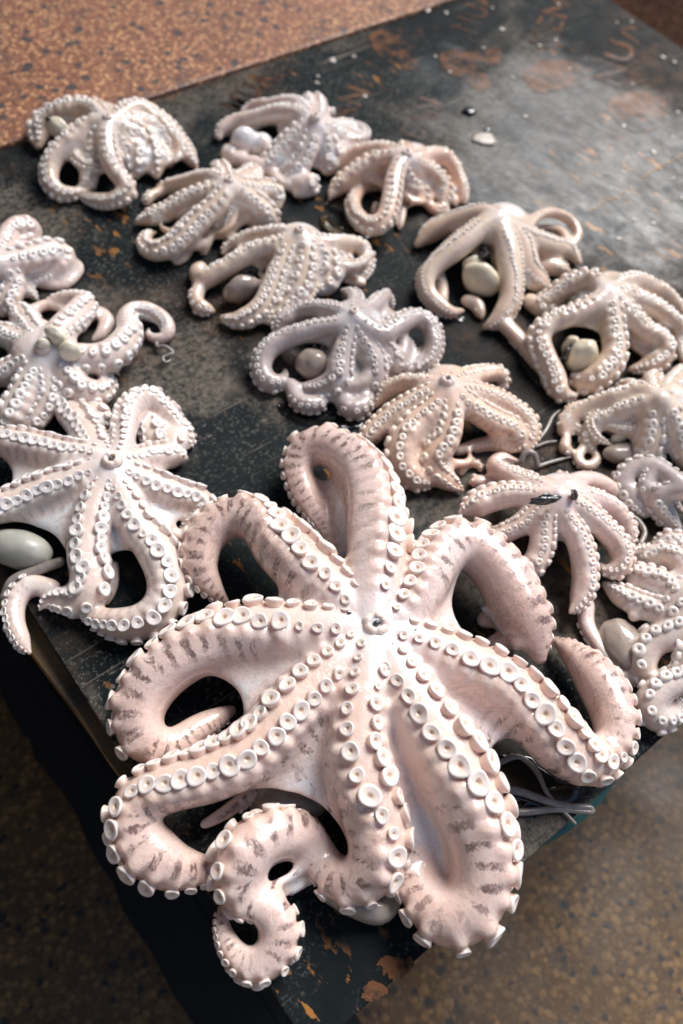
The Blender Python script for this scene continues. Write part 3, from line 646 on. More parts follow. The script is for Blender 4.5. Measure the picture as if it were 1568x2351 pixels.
octopus('octopus lying farthest back in the middle, a round pale body bulging out on its left', 'cream', (722, 284, 52), limbs=[
 ([(690, 246, 16), (654, 242, 17), (617, 248, 16), (577, 250, 15), (556, 262, 12)], 60, 20),
 ([(687, 264, 17), (654, 262, 19), (617, 267, 18), (580, 278, 17), (538, 287, 17), (508, 302, 16), (504, 318, 12)], 70, 10),
 ([(684, 308, 20), (660, 334, 22), (635, 360, 22), (614, 384, 20), (602, 398, 14)], 90, 70),
 ([(714, 312, 19), (702, 348, 21), (686, 380, 21), (665, 402, 20), (642, 412, 15)], 90, 100),
 ([(742, 320, 22), (754, 356, 25), (735, 382, 20)], 90, 90),
 ([(759, 292, 14), (798, 293, 15), (832, 300, 12)], 90, 90),
 ([(770, 306, 18), (812, 324, 18), (844, 336, 14)], 90, 80),
 ([(724, 262, 20), (719, 240, 22), (708, 230, 16)], 90, 90)],
 extra=[([(560, 372, 19), (528, 360, 18), (520, 345, 12)], 40, 40), ([(668, 424, 16), (700, 428, 22), (722, 414, 16)], 20, 20), ([(800, 345, 20), (768, 370, 22), (745, 394, 16)], 90, 90), ([(738, 262, 15), (765, 260, 13)], 90, 90), ([(610, 390, 18), (580, 382, 18), (540, 368, 15)], 0, 0)],
 webs=[(1, 2, .4, .6, 8, .3), (2, 3, .6, .5, 8, .2), (3, 4, .5, .7, 8, .2), (4, 6, .6, .6, 8, .2), (5, 6, .6, .6, 6, .2), (0, 1, .5, .5, 6, .2)],
 vox=.0023, tangle=26, k=.42, s0=.012, mouth_r=8, blobs=[(718, 300, 22, 50, 60, 22), (560, 328, 18, 30, 26, 18), (600, 335, 14, 26, 26, 14)], marks=0, seed=6)
octopus('octopus whose thin arm tips dangle forward, between back left and dark cavity octopuses', 'sand', (526, 425, 52), limbs=[
 ([(508, 392, 18), (490, 382, 16)], 90, 90),
 ([(494, 412, 18), (456, 415, 18), (419, 426, 17), (389, 431, 16), (364, 427, 13)], 60, 40),
 ([(494, 437, 18), (454, 450, 20), (414, 471, 20), (374, 492, 19), (340, 503, 18), (315, 510, 15)], 75, 70),
 ([(504, 463, 20), (469, 494, 22), (440, 523, 22), (411, 552, 21), (380, 572, 20), (350, 577, 18), (333, 560, 16), (340, 540, 14), (356, 534, 10)], 88, 120),
 ([(526, 460, 18), (519, 492, 20), (511, 522, 20), (504, 545, 14)], 95, 100),
 ([(562, 452, 22), (594, 477, 24), (622, 500, 22), (638, 512, 14)], 90, 80),
 ([(556, 416, 20), (578, 402, 20), (560, 390, 16)], 90, 60),
 ([(578, 434, 20), (617, 436, 20), (635, 458, 18), (634, 480, 12)], 90, 60)],
 extra=[([(489, 515, 12), (456, 532, 12), (437, 552, 10), (432, 582, 9), (413, 602, 8), (396, 605, 6)], -40, -60), ([(452, 556, 8), (470, 564, 9), (469, 584, 8)], -60, -60), ([(372, 440, 12), (345, 452, 12), (338, 470, 10)], 40, 40)],
 webs=[(4, 5, (513, 520), (600, 482), 6, .2), (2, 3, .3, .3, 8, .2), (3, 4, .3, .5, 8, .2), (5, 7, .6, .6, 6, .2), (6, 7, .7, .5, 6, .2)],
 vox=.0022, tangle=26, k=.42, s0=.01, mouth_r=7, blobs=[(530, 445, 22, 55, 55, 22)], marks=0, seed=7)
octopus('octopus with a dark folded cavity on its left, just behind the greyish one', 'sand', (687, 540, 50), limbs=[
 ([(641, 536, 17), (581, 545, 17), (532, 566, 16), (512, 582, 13)], 70, 50),
 ([(649, 560, 18), (592, 575, 20), (541, 604, 20), (498, 629, 20), (466, 645, 19), (450, 627, 16), (462, 610, 13), (480, 622, 10)], 70, 20),
 ([(658, 582, 18), (638, 625, 20), (617, 674, 20), (592, 713, 20), (550, 736, 19), (510, 730, 16)], 90, 150),
 ([(702, 576, 22), (698, 623, 24), (682, 668, 24), (650, 706, 22), (618, 740, 18)], 95, 100),
 ([(742, 586, 24), (752, 638, 26), (720, 672, 22)], 90, 100),
 ([(752, 560, 18), (790, 562, 17), (820, 566, 16), (841, 584, 16), (839, 615, 16), (828, 645, 13)], 120, 150),
 ([(722, 556, 18), (764, 580, 20), (796, 612, 18), (812, 630, 12)], 90, 90)],
 extra=[([(458, 655, 16), (452, 696, 16), (488, 714, 14)], 10, 10)],
 webs=[(1, 2, (560, 592), (632, 635), 10, .25), (2, 3, (620, 665), (684, 665), 8, .1), (3, 4, .5, .6, 8, .1), (4, 6, .6, .6, 8, .2), (0, 1, .5, .4, 8, .2)],
 vox=.0022, tangle=26, k=.42, s0=.012, mouth_r=7, blobs=[(690, 570, 22, 55, 60, 22)], mantles=[(556, 664, 16, 46, 24, 16, 30)], ink=[(575, 625, 14, 30, 14, 8, 20)], marks=0, seed=8)
octopus('greyish octopus with pitted suckers, round glassy body ringed by its left arm', 'grey', (811, 725, 52), limbs=[
 ([(778, 744, 18), (725, 756, 21), (683, 769, 22), (643, 786, 22), (611, 812, 22), (600, 850, 21), (618, 880, 20), (647, 874, 16), (655, 850, 11)], 60, 20),
 ([(776, 716, 18), (725, 710, 19), (683, 718, 20), (647, 742, 22), (632, 762, 18)], 70, 60),
 ([(800, 774, 20), (783, 830, 25), (773, 874, 26), (736, 894, 22), (690, 890, 19)], 95, 150),
 ([(836, 782, 22), (860, 830, 24), (862, 872, 22), (820, 888, 20), (787, 894, 14)], 90, 120),
 ([(868, 764, 22), (906, 750, 22), (953, 730, 20), (988, 752, 20), (996, 800, 19), (972, 840, 17), (921, 858, 15), (893, 866, 11)], 110, 150),
 ([(862, 772, 22), (890, 812, 22), (914, 838, 19), (955, 818, 14), (974, 807, 9)], 90, 60),
 ([(817, 700, 16), (812, 682, 17), (786, 672, 13)], 90, 60),
 ([(852, 706, 16), (884, 684, 17), (899, 708, 14)], 110, 150)],
 extra=[([(668, 884, 16), (685, 922, 18), (725, 930, 18), (745, 918, 14)], 10, 20), ([(780, 912, 18), (804, 940, 21), (834, 932, 20), (842, 898, 14)], 10, 20)],
 webs=[(0, 2, (650, 784), (780, 835), 10, .22), (2, 3, .5, .4, 8, .1), (3, 5, .4, .5, 8, .1), (5, 4, .5, .35, 6, .15), (0, 1, .4, .6, 8, .2), (6, 7, .5, .5, 6, .2)],
 vox=.0021, tangle=26, k=.34, s0=.012, mouth_r=7, blobs=[(815, 750, 22, 60, 60, 24)], mantles=[(717, 836, 16, 40, 36, 16, 0)], marks=0, seed=9)
octopus('orange pink octopus just behind the largest one, thick ridged arms hanging forward', 'peach', (1024, 883, 54), limbs=[
 ([(983, 882, 18), (930, 882, 20), (886, 902, 20), (862, 932, 15)], 60, 40),
 ([(983, 905, 20), (933, 935, 24), (885, 968, 24), (846, 1006, 22), (828, 1034, 15)], 70, 60),
 ([(994, 933, 22), (950, 978, 28), (922, 1023, 30), (922, 1070, 28), (953, 1102, 26), (990, 1110, 20)], 85, 20),
 ([(1033, 938, 24), (1023, 1003, 28), (996, 1046, 28), (1000, 1080, 24), (1036, 1110, 20), (1060, 1125, 13)], 90, 70),
 ([(1080, 933, 24), (1133, 968, 26), (1180, 988, 24), (1196, 1016, 20), (1173, 1036, 13)], 90, 110),
 ([(1120, 908, 20), (1173, 935, 20), (1211, 968, 20), (1219, 1006, 18), (1207, 1036, 13)], 100, 130),
 ([(1062, 870, 20), (1103, 862, 20), (1141, 858, 18), (1156, 880, 15), (1143, 897, 10)], 110, 120),
 ([(1012, 856, 18), (1006, 846, 14)], 90, 90)],
 extra=[([(1058, 1086, 8), (1076, 1064, 10), (1098, 1068, 9), (1104, 1084, 6)], 120, 120), ([(1050, 1035, 12), (1110, 1018, 14), (1160, 1022, 14), (1190, 1035, 9)], -60, -60)],
 webs=[(0, 1, .5, .5, 6, .2), (1, 2, .6, .5, 10, .1), (2, 3, .55, .5, 14, .1), (3, 4, (1022, 1005), (1140, 972), 10, .22), (4, 5, .6, .6, 8, .1), (5, 6, .4, .4, 6, .2)],
 vox=.0021, tangle=4, k=.37, s0=.014, mouth_r=11, blobs=[(1030, 905, 24, 65, 65, 24)], marks=.5, seed=10,
 threads=[[(1225, 1022, 4, 4), (1253, 988, 4, 4.5), (1268, 958, 4, 3.5), (1285, 942, 3, 2)], [(1228, 1026, 4, 3), (1255, 1016, 3, 3), (1278, 1013, 3, 2)], [(1222, 1076, 4, 5), (1262, 1062, 3, 4.5), (1313, 1048, 3, 3)], [(1196, 1060, 10, 7), (1206, 1040, 16, 7), (1226, 1042, 16, 7), (1234, 1070, 8, 6)]])
octopus('tawny octopus with a coiled arm, rightmost of the three back octopuses', 'peach', (932, 361, 52), limbs=[
 ([(900, 362, 18), (855, 376, 20), (818, 400, 20), (782, 427, 18), (757, 456, 10)], 70, 60),
 ([(896, 348, 17), (838, 352, 19), (788, 372, 19), (750, 398, 14)], 60, 40),
 ([(912, 388, 17), (903, 426, 19), (897, 463, 19), (886, 500, 19), (864, 520, 18), (836, 515, 17), (816, 490, 16), (812, 463, 15), (828, 438, 13), (852, 430, 12), (880, 436, 9)], 95, 165),
 ([(945, 386, 16), (970, 412, 17), (987, 430, 17), (1000, 452, 13)], 90, 90),
 ([(938, 408, 18), (960, 440, 20), (974, 466, 16)], 90, 90),
 ([(962, 362, 14), (995, 356, 15), (1024, 364, 16), (1044, 394, 15), (1057, 428, 15), (1066, 466, 11)], 130, 150),
 ([(975, 386, 16), (1004, 408, 17), (1020, 438, 17), (1014, 474, 12)], 95, 110),
 ([(928, 344, 15), (922, 336, 12)], 90, 90)],
 extra=[([(1020, 402, 8), (1036, 436, 8), (1032, 470, 7)], 0, 0), ([(1034, 420, 7), (1049, 448, 7), (1046, 474, 6)], 0, 0), ([(924, 462, 9), (922, 496, 9), (916, 526, 8)], 60, 60), ([(985, 470, 10), (1000, 484, 10), (1030, 480, 9)], 60, 60)],
 webs=[(0, 2, .35, .15, 8, .3), (2, 4, .13, .5, 6, .2), (3, 6, .6, .6, 6, .2), (3, 4, .6, .6, 6, .2), (5, 6, .6, .6, 6, .1)],
 vox=.0022, tangle=26, k=.42, s0=.012, mouth_r=8, blobs=[(945, 380, 22, 50, 50, 22)], mantles=[(862, 486, 12, 12, 22, 12, 0)], marks=0, seed=11)
octopus('smooth octopus with an ivory organ between its arms and one thin hooped arm', 'sand', (1146, 500, 54), limbs=[
 ([(1105, 492, 22), (1041, 510, 22), (990, 534, 22), (957, 562, 16)], 50, 20),
 ([(1105, 522, 24), (1052, 566, 26), (1001, 608, 22), (977, 642, 20), (986, 682, 18), (1029, 716, 17), (1060, 714, 14)], 60, 10),
 ([(1152, 525, 22), (1165, 570, 26), (1172, 629, 26), (1171, 687, 24), (1150, 727, 22), (1124, 746, 17), (1110, 752, 11)], 95, 170),
 ([(1197, 538, 24), (1250, 562, 24), (1303, 576, 20), (1330, 603, 15)], 100, 120),
 ([(1192, 560, 26), (1214, 625, 26), (1248, 656, 19), (1263, 672, 11)], 80, 80),
 ([(1205, 518, 11), (1233, 496, 11), (1267, 488, 12), (1307, 504, 12), (1327, 536, 11), (1317, 568, 8)], -60, -60, 12)],
 extra=[([(1000, 610, 14), (1016, 660, 13), (1018, 700, 12), (1040, 712, 9)], 0, 0), ([(1152, 738, 18), (1197, 785, 17), (1231, 831, 13), (1248, 868, 8)], -60, -60), ([(1230, 612, 16), (1268, 612, 18), (1305, 622, 14)], 80, 80), ([(1070, 690, 13), (1095, 700, 14), (1105, 730, 10)], 60, 60), ([(970, 545, 14), (1000, 530, 15), (1035, 515, 14)], -60, -60)],
 webs=[(1, 2, (1045, 572), (1165, 570), 8, .18), (2, 4, (1168, 600), (1200, 590), 8, .1), (4, 3, .5, .5, 8, .2), (0, 1, .6, .45, 8, .1)],
 vox=.0022, tangle=6, k=.2, s0=.02, beak=False, blobs=[(1150, 525, 24, 65, 55, 24)], guts=[(1104, 642, 20, 48, 28, 20, -30), (1085, 605, 22, 26, 14, 10, 20)], ink=[(1110, 590, 30, 11, 12, 9, 0), (1075, 612, 18, 14, 8, 8, 0)], marks=.1, skip=(5,), ridge=False, seed=12)
octopus('octopus by the right edge, yellowish organ framed by its two front arms', 'sand', (1392, 667, 54), limbs=[
 ([(1362, 642, 20), (1309, 655, 22), (1260, 690, 20), (1210, 704, 15)], 70, 60),
 ([(1360, 699, 20), (1309, 726, 22), (1260, 747, 22), (1238, 776, 22), (1250, 821, 22), (1273, 865, 22), (1288, 904, 20), (1324, 908, 13)], 60, 20),
 ([(1403, 706, 22), (1407, 765, 24), (1409, 814, 25), (1380, 860, 26), (1337, 878, 24), (1316, 860, 16)], 95, 160),
 ([(1435, 712, 22), (1475, 757, 22), (1514, 782, 22), (1525, 814, 22), (1495, 838, 20), (1448, 848, 15)], 100, 150),
 ([(1437, 678, 20), (1488, 700, 20), (1536, 732, 20), (1562, 758, 18), (1558, 800, 14), (1575, 840, 12)], 110, 130),
 ([(1408, 654, 16), (1450, 648, 20), (1495, 664, 20), (1537, 692, 18), (1575, 732, 15)], 130, 150)],
 extra=[([(1215, 690, 16), (1250, 710, 18), (1300, 690, 16)], 90, 90)],
 webs=[(1, 2, (1265, 745), (1407, 775), 8, .1), (2, 3, (1408, 770), (1470, 755), 8, .1), (3, 4, .5, .5, 8, .1), (4, 5, .6, .6, 8, .05), (0, 1, .5, .35, 8, .15)],
 vox=.0021, tangle=6, k=.42, s0=.014, beak=False, blobs=[(1400, 685, 24, 60, 60, 24)], guts=[(1336, 818, 22, 38, 30, 22, 20), (1310, 795, 20, 20, 18, 14, 0)], ink=[(1302, 812, 20, 20, 10, 12, 60)], marks=.4, seed=13)
octopus('octopus cut off by the right edge, thin arm knotted into a loop at left', 'sand', (1516, 915, 54), limbs=[
 ([(1474, 895, 18), (1409, 916, 19), (1350, 936, 16), (1307, 968, 15), (1292, 990, 14), (1324, 993, 11)], 50, 0),
 ([(1474, 925, 20), (1415, 950, 20), (1367, 979, 18), (1348, 1010, 15), (1366, 1040, 12)], 70, 20),
 ([(1500, 955, 24), (1490, 1008, 28), (1474, 1048, 24), (1456, 1062, 16)], 95, 120),
 ([(1549, 975, 26), (1575, 1040, 28), (1590, 1080, 22)], 90, 90),
 ([(1498, 880, 18), (1510, 860, 16)], 90, 90), ([(1554, 874, 20), (1585, 850, 18)], 90, 90),
 ([(1480, 905, 15), (1440, 888, 15), (1405, 895, 10)], 60, 60)],
 extra=[([(1342, 1022, 10), (1327, 1055, 10), (1349, 1070, 10), (1370, 1052, 9), (1362, 1030, 8)], -60, -60), ([(1300, 1010, 12), (1296, 1030, 13), (1312, 1035, 9)], 0, 0)],
 webs=[(0, 1, .35, .4, 8, .1), (1, 2, (1420, 948), (1492, 995), 8, .25), (2, 3, (1490, 1010), (1572, 1035), 8, .05), (3, 5, .5, .5, 6, .1)],
 vox=.0021, tangle=26, k=.42, s0=.012, beak=False, blobs=[(1520, 935, 24, 60, 55, 24)], guts=[(1425, 1003, 12, 30, 12, 10, 30)], mantles=[(1432, 1040, 8, 50, 26, 9, 10)], marks=.1, seed=14)
octopus('grey brown octopus under the right hand one, only slick twisted arms showing', 'grey', (1590, 1130, 40), limbs=[
 ([(1540, 1100, 16), (1505, 1070, 17), (1488, 1098, 16), (1482, 1126, 15), (1522, 1122, 13), (1550, 1112, 11), (1552, 1150, 10), (1572, 1176, 9)], 20, 0, 14),
 ([(1500, 1075, 22), (1445, 1082, 22), (1428, 1112, 22), (1442, 1146, 22), (1480, 1184, 17)], 20, 10),
 ([(1540, 1130, 22), (1506, 1146, 22), (1532, 1188, 20), (1560, 1215, 16)], 20, 30)],
 vox=.0022, tangle=0, k=.42, beak=False, marks=0, ridge=False, seed=15)
octopus('peach octopus with a long black ink smear across its mouth, arms spread like a star', 'rosy', (1282, 1136, 60), limbs=[
 ([(1235, 1136, 18), (1175, 1137, 26), (1121, 1148, 28), (1080, 1167, 25), (1058, 1178, 16)], 62, 50, 26),
 ([(1226, 1171, 16), (1196, 1204, 20), (1166, 1222, 20), (1137, 1232, 18), (1116, 1220, 14), (1112, 1200, 9)], 92, 60, 22),
 ([(1258, 1186, 20), (1247, 1229, 24), (1240, 1265, 25), (1224, 1298, 24), (1196, 1303, 22), (1177, 1280, 16)], 92, 150, 22),
 ([(1300, 1186, 20), (1322, 1229, 25), (1338, 1280, 27), (1340, 1338, 26), (1327, 1381, 22), (1310, 1405, 14)], 105, 160, 20),
 ([(1332, 1164, 22), (1376, 1204, 25), (1413, 1244, 25), (1429, 1278, 24), (1418, 1306, 21), (1391, 1310, 15), (1378, 1294, 10)], 100, 150, 20),
 ([(1350, 1142, 20), (1395, 1162, 22), (1429, 1195, 22), (1443, 1233, 20), (1440, 1262, 15)], 110, 150),
 ([(1316, 1102, 15), (1362, 1100, 17), (1400, 1119, 17), (1429, 1147, 15), (1447, 1167, 12)], -50, -60),
 ([(1238, 1114, 18), (1195, 1104, 22), (1153, 1087, 22), (1134, 1068, 17), (1155, 1054, 15), (1186, 1058, 11)], 80, 30)],
 extra=[([(1284, 1122, 16), (1288, 1088, 17)], 90, 90), ([(1130, 1108, 13), (1100, 1106, 15), (1080, 1108, 12)], 60, 60)],
 webs=[(7, 0, .5, .6, 8, .2), (0, 1, (1130, 1148), (1180, 1215), 10, .2), (1, 2, (1160, 1224), (1244, 1245), 10, .1), (2, 3, (1240, 1258), (1330, 1255), 10, .12), (3, 4, (1328, 1245), (1405, 1235), 10, .25), (4, 5, .5, .6, 8, .1), (5, 6, .5, .5, 8, .2)],
 vox=.002, tangle=0, k=.37, s0=.014, beak=False, blobs=[(1285, 1160, 30, 70, 70, 26)], ink=[(1252, 1147, 70, 36, 10, 5, 14), (1318, 1136, 68, 7, 12, 5, 10)], 
 threads=[[(1436, 1182, 8, 7), (1462, 1194, 8, 8), (1480, 1222, 8, 7), (1470, 1250, 8, 6)]], marks=.1, seed=16)
octopus('creamy octopus at the right edge nearest the corner, arm tip rolled into a tight coil', 'cream', (1610, 1345, 52), limbs=[
 ([(1570, 1290, 20), (1525, 1272, 22), (1488, 1280, 20), (1466, 1284, 13)], 80, 60),
 ([(1560, 1375, 24), (1536, 1402, 24), (1482, 1394, 24), (1430, 1370, 22), (1390, 1342, 17)], 75, 70),
 ([(1556, 1355, 24), (1507, 1334, 26), (1450, 1320, 22), (1430, 1312, 14)], 70, 60),
 ([(1575, 1425, 28), (1535, 1455, 30), (1497, 1475, 29), (1474, 1505, 29), (1480, 1540, 27), (1512, 1548, 20)], 60, 20),
 ([(1590, 1470, 28), (1575, 1545, 27), (1515, 1582, 28), (1489, 1617, 27), (1508, 1650, 25), (1543, 1642, 22), (1553, 1613, 16), (1532, 1602, 10)], 60, 20),
 ([(1575, 1260, 20), (1530, 1240, 20), (1500, 1246, 14)], 90, 90)],
 extra=[([(1344, 1385, 17), (1348, 1436, 15), (1380, 1490, 14), (1416, 1543, 13), (1471, 1572, 10)], -60, -60), ([(1436, 1585, 9), (1458, 1622, 10), (1470, 1640, 8)], -60, -60)],
 webs=[(0, 2, .7, .5, 8, .05), (2, 1, .4, .4, 8, .1), (1, 3, .45, .5, 10, .1), (3, 4, .5, .4, 10, .05)],
 vox=.002, tangle=4, rm=1.28, k=.42, s0=.014, beak=False, blobs=[(1600, 1380, 24, 60, 80, 24)], mantles=[(1430, 1480, 10, 50, 66, 13, 20)], marks=.1, ridge=False, seed=17)
# ---------------------------------------------------------------- lettering, scraps, what lies under the board
def letter_material():
    s = NT('worn_orange_stencil'); n = s.noise(70, 6, .75); n2 = s.noise(14, 4, .6)
    c = s.mix(s.ramp(s.math('ADD', n, s.math('MULTIPLY', s.math('SUBTRACT', n2, .5), .9)), [(.40, 0), (.60, 1)]), (.014, .016, .016), (.150, .066, .032))
    rough, spec = board_gloss(s)
    return s.out(Base_Color=c, Roughness=rough, Specular_IOR_Level=spec)
M_LETTER = letter_material()
def text_on_board(word, x, y, x2, y2, size_px):
    """flat stencil print on the board, running from pixel (x, y) towards (x2, y2)"""
    a, b = W(x, y), W(x2, y2); ang = math.atan2(b.y - a.y, b.x - a.x)
    cu = bpy.data.curves.new('lettering', 'FONT'); cu.body = word; cu.size = size_px * PX(x, y) * 1.35; cu.space_character = 1.1; cu.offset = .0009; cu.resolution_u = 3
    o = bpy.data.objects.new('tmp', cu); COL.objects.link(o)
    dg = bpy.context.evaluated_depsgraph_get(); me = bpy.data.meshes.new_from_object(o.evaluated_get(dg)); bpy.data.objects.remove(o)
    w = max(v.co.x for v in me.vertices); k = (b - a).length / w
    me.materials.clear()
    for v in me.vertices: v.co = Vector((v.co.x * k, v.co.y, 0))
    o = link('stencil_lettering', me, M_LETTER, board, False)
    o.location = Vector((a.x, a.y, TH + .0005)); o.rotation_euler.z = ang
for w_ in (('MUA', 548, 262, 640, 182, 62), ('BAN', 770, 318, 850, 212, 60), ('BAN', 968, 325, 1018, 238, 62), ('NUA', 1092, 82, 1140, -8, 66), ('KENH', 1268, 118, 1330, -30, 66), ('NUA', 1420, 205, 1480, 60, 70)):
    text_on_board(*w_)
def flat_patch(name, pts, mat, z=.0005, parent=None, jit=.004):
    P = [W(x, y) for x, y in pts]; out = []
    n = len(P)
    for i in range(n):
        for t in np.linspace(0, 1, 5, endpoint=False):
            p0, p1, p2, p3 = P[i - 1], P[i], P[(i + 1) % n], P[(i + 2) % n]
            q = .5 * (2 * p1 + (p2 - p0) * t + (2 * p0 - 5 * p1 + 4 * p2 - p3) * t * t + (3 * p1 - p0 - 3 * p2 + p3) * t ** 3)
            out.append((q.x + random.gauss(0, jit * .25), q.y + random.gauss(0, jit * .25), TH + z))
    return link(name, mesh(name, out, [tuple(range(len(out)))]), mat, parent, False)
flat_patch('worn_print', [(848, 82), (905, 62), (940, 78), (962, 60), (975, 92), (940, 118), (960, 150), (935, 160), (905, 142), (868, 128)], M_LETTER, parent=board)
flat_patch('worn_print', [(1010, 128), (1075, 105), (1105, 122), (1140, 108), (1150, 140), (1110, 160), (1130, 196), (1095, 206), (1070, 184), (1030, 168)], M_LETTER, parent=board)
flat_patch('worn_print', [(1200, 168), (1265, 140), (1330, 150), (1352, 190), (1290, 205), (1235, 212)], M_LETTER, parent=board)
flat_patch('worn_print', [(1395, 240), (1450, 210), (1530, 225), (1520, 290), (1440, 300)], M_LETTER, parent=board)
flat_patch('worn_print', [(868, 2205), (905, 2195), (950, 2215), (915, 2250), (880, 2235)], M_LETTER, parent=board)
flat_patch('worn_print', [(838, 2265), (862, 2252), (890, 2272), (870, 2290), (832, 2298)], M_LETTER, parent=board)
# the gouge that crosses the board's right side, bare wood showing in dashes
M_GOUGE = plain('bare_wood', (.42, .24, .09), .6, (.20, .10, .035), 200, .3)
x = 1568; rr = random.Random(3)
dash_v, dash_f = [], []
for i in range(34):
    t = i / 33; px, py = 1575 - 220 * t, 352 + 118 * t + rr.gauss(0, 2)
    if 14 < i < 34 and rr.random() < .25: continue
    if i > 16: py += 14
    c = W(px, py); L = rr.uniform(4, 8) * PX(px, py); wd = rr.uniform(1.4, 3.2) * PX(px, py)
    d = (W(px - 10, py + 5.4) - c).normalized(); n = Vector((-d.y, d.x, 0)); k = len(dash_v)
    for a_, b_ in ((-1, -.4), (-.3, -1), (.6, -.8), (1, .1), (.4, 1), (-.6, .8)):
        q = c + d * L * a_ + n * wd * b_ * rr.uniform(.7, 1.2); dash_v.append((q.x, q.y, TH + .0006))
    dash_f.append(tuple(range(k, k + 6)))
link('gouge', mesh('gouge', dash_v, dash_f), M_GOUGE, board, False)
# scraps on the empty part of the board
M_SCRAP = plain('white_scrap', (.62, .56, .50), .4, (.46, .40, .34), 200, .3, .1)
def fleck(x, y, r, el=1.0, rot=0, h=.25, mat=M_SCRAP):
    bm = bmesh.new(); bmesh.ops.create_icosphere(bm, subdivisions=2, radius=1); k = PX(x, y); c = W(x, y)
    M = Matrix.Rotation(rot, 3, 'Z')
    for v in bm.verts:
        j = 1 + .16 * math.sin(v.co.x * 4 + x) + .12 * math.cos(v.co.y * 5 + y)
        v.co = M @ Vector((v.co.x * r * k * el * j, v.co.y * r * k * j, v.co.z * r * k * h))
    me = bpy.data.meshes.new('fleck'); bm.to_mesh(me); bm.free()
    o = link('fleck', me, mat); o.location = c + Vector((0, 0, r * k * h * .8)); return o
for x, y, r in [(980, 24, 9), (1024, 30, 6), (764, 140, 9), (812, 130, 6), (730, 175, 5), (728, 190, 5), (838, 222, 6), (1152, 68, 7), (1000, 130, 5), (1033, 165, 5), (1238, 105, 6), (1276, 92, 5), (1178, 178, 5), (1308, 158, 5),
                (1130, 18, 4), (1282, 10, 5), (1416, 52, 4), (1450, 50, 4), (1522, 132, 7), (1548, 143, 5), (1585, 118, 9), (1452, 192, 4), (1432, 290, 6), (1544, 315, 4), (1545, 410, 5), (1500, 350, 7), (1430, 395, 5), (1565, 455, 5),
                (1455, 505, 6), (1500, 513, 6), (1420, 548, 6), (1585, 540, 7), (1556, 258, 5), (1110, 110, 4), (1206, 268, 6)]:
    lab = {(980, 24): 'white scrap on the board right beside the granite ledge, largest of those there', (764, 140): 'white scrap on the board between the ledge and the back middle octopus', (1548, 143): 'white scrap close to the far right edge of the board', (1548, 143): 'white scrap at the far right corner region beside the board edge', (1500, 350): 'white scrap lying just above the gouge across the board', (838, 222): 'white scrap beside the faded lettering right of the back middle octopus', (1585, 540): 'white scrap at the right photo edge above the right edge octopus', (1152, 68): 'round white scrap between the faded lettering near the far edge'}.get((x, y))
    if lab: tag(fleck(x, y, r * .9, 1.3, 1.0), lab, 'scrap', 'white scraps scattered on the board')
    else: tag(fleck(x, y, r * .8, random.uniform(1, 1.6), random.uniform(0, 3)), 'tiny white scrap stuck to the bare upper right part of the board', 'scrap', 'white scraps scattered on the board')
tag(fleck(1112, 322, 24, 1.15, -.6, .12), 'flat pale oval chip beside the wet glare on the board', 'chip')
tag(fleck(1076, 258, 15, 1.4, -.5, .3, M_INK), 'black glossy crumb just above the pale oval chip', 'crumb')
tag(fleck(1118, 300, 8, 1.2, .3, .4, M_INK), 'small black crumb touching the pale oval chip', 'crumb')
# thin scrap of skin lying in its own wet
M_FILM = plain('amber_film', (.10, .065, .025), .15, (.03, .022, .012), 90, .5, 0, .6)
bm = bmesh.new(); 
def film(pts, name, label):
    P = [W(x, y) for x, y in pts]; c = sum(P, Vector()) / len(P); v, f = [], []
    for sc, z in ((1, .0012), (.92, .004), (.6, .0024), (.2, .0016)):
        for p in P: v.append((c.x + (p.x - c.x) * sc, c.y + (p.y - c.y) * sc, TOP + z + random.uniform(0, .0006)))
    n = len(P)
    for i in range(3):
        for k in range(n): f.append((i * n + k, i * n + (k + 1) % n, (i + 1) * n + (k + 1) % n, (i + 1) * n + k))
    f.append(tuple(3 * n + k for k in range(n))); f.append(tuple(range(n))[::-1])
    o = link(name, mesh(name, v, f), M_FILM); tag(o, label, 'scrap'); return o
film([(732, 502), (748, 498), (765, 520), (790, 532), (822, 540), (812, 552), (782, 550), (752, 540), (735, 522)], 'skin_scrap', 'amber scrap of skin lying left of the tawny octopus with the coiled arm')
def puddle(pts, label):
    P = [W(x, y) for x, y in pts]; n = len(P); R_ = []
    for i in range(n):
        for t in np.linspace(0, 1, 8, endpoint=False):
            p0, p1, p2, p3 = P[i - 1], P[i], P[(i + 1) % n], P[(i + 2) % n]
            q = .5 * (2 * p1 + (p2 - p0) * t + (2 * p0 - 5 * p1 + 4 * p2 - p3) * t * t + (3 * p1 - p0 - 3 * p2 + p3) * t ** 3)
            R_.append(q + Vector((random.gauss(0, .0008), random.gauss(0, .0008), 0)))
    c = sum(R_, Vector()) / len(R_); v, f = [], []; N = len(R_)
    for sc, z in ((1, .0007), (.97, .0013), (.85, .0016)):
        for p in R_: v.append((c.x + (p.x - c.x) * sc, c.y + (p.y - c.y) * sc, TOP + z))
    for i in range(2):
        for k in range(N): f.append((i * N + k, i * N + (k + 1) % N, (i + 1) * N + (k + 1) % N, (i + 1) * N + k))
    f.append(tuple(2 * N + k for k in range(N)))
    o = link('puddle', mesh('puddle', v, f), M_WATER); tag(o, label, 'puddle', 'puddles of water on the board', 'thing')
puddle([(745, 470), (775, 500), (810, 540), (850, 548), (840, 510), (790, 470), (765, 452)], 'dark puddle under the left arm of the tawny octopus with the coiled arm')
puddle([(950, 650), (968, 700), (1010, 735), (1065, 738), (1050, 712), (1000, 690), (968, 640)], 'thin puddle along the left side of the smooth octopus with the ivory organ')
puddle([(1170, 770), (1195, 830), (1235, 885), (1252, 880), (1228, 835), (1195, 775)], 'thin wet streak left of the loose arm between the two ivory organ octopuses')
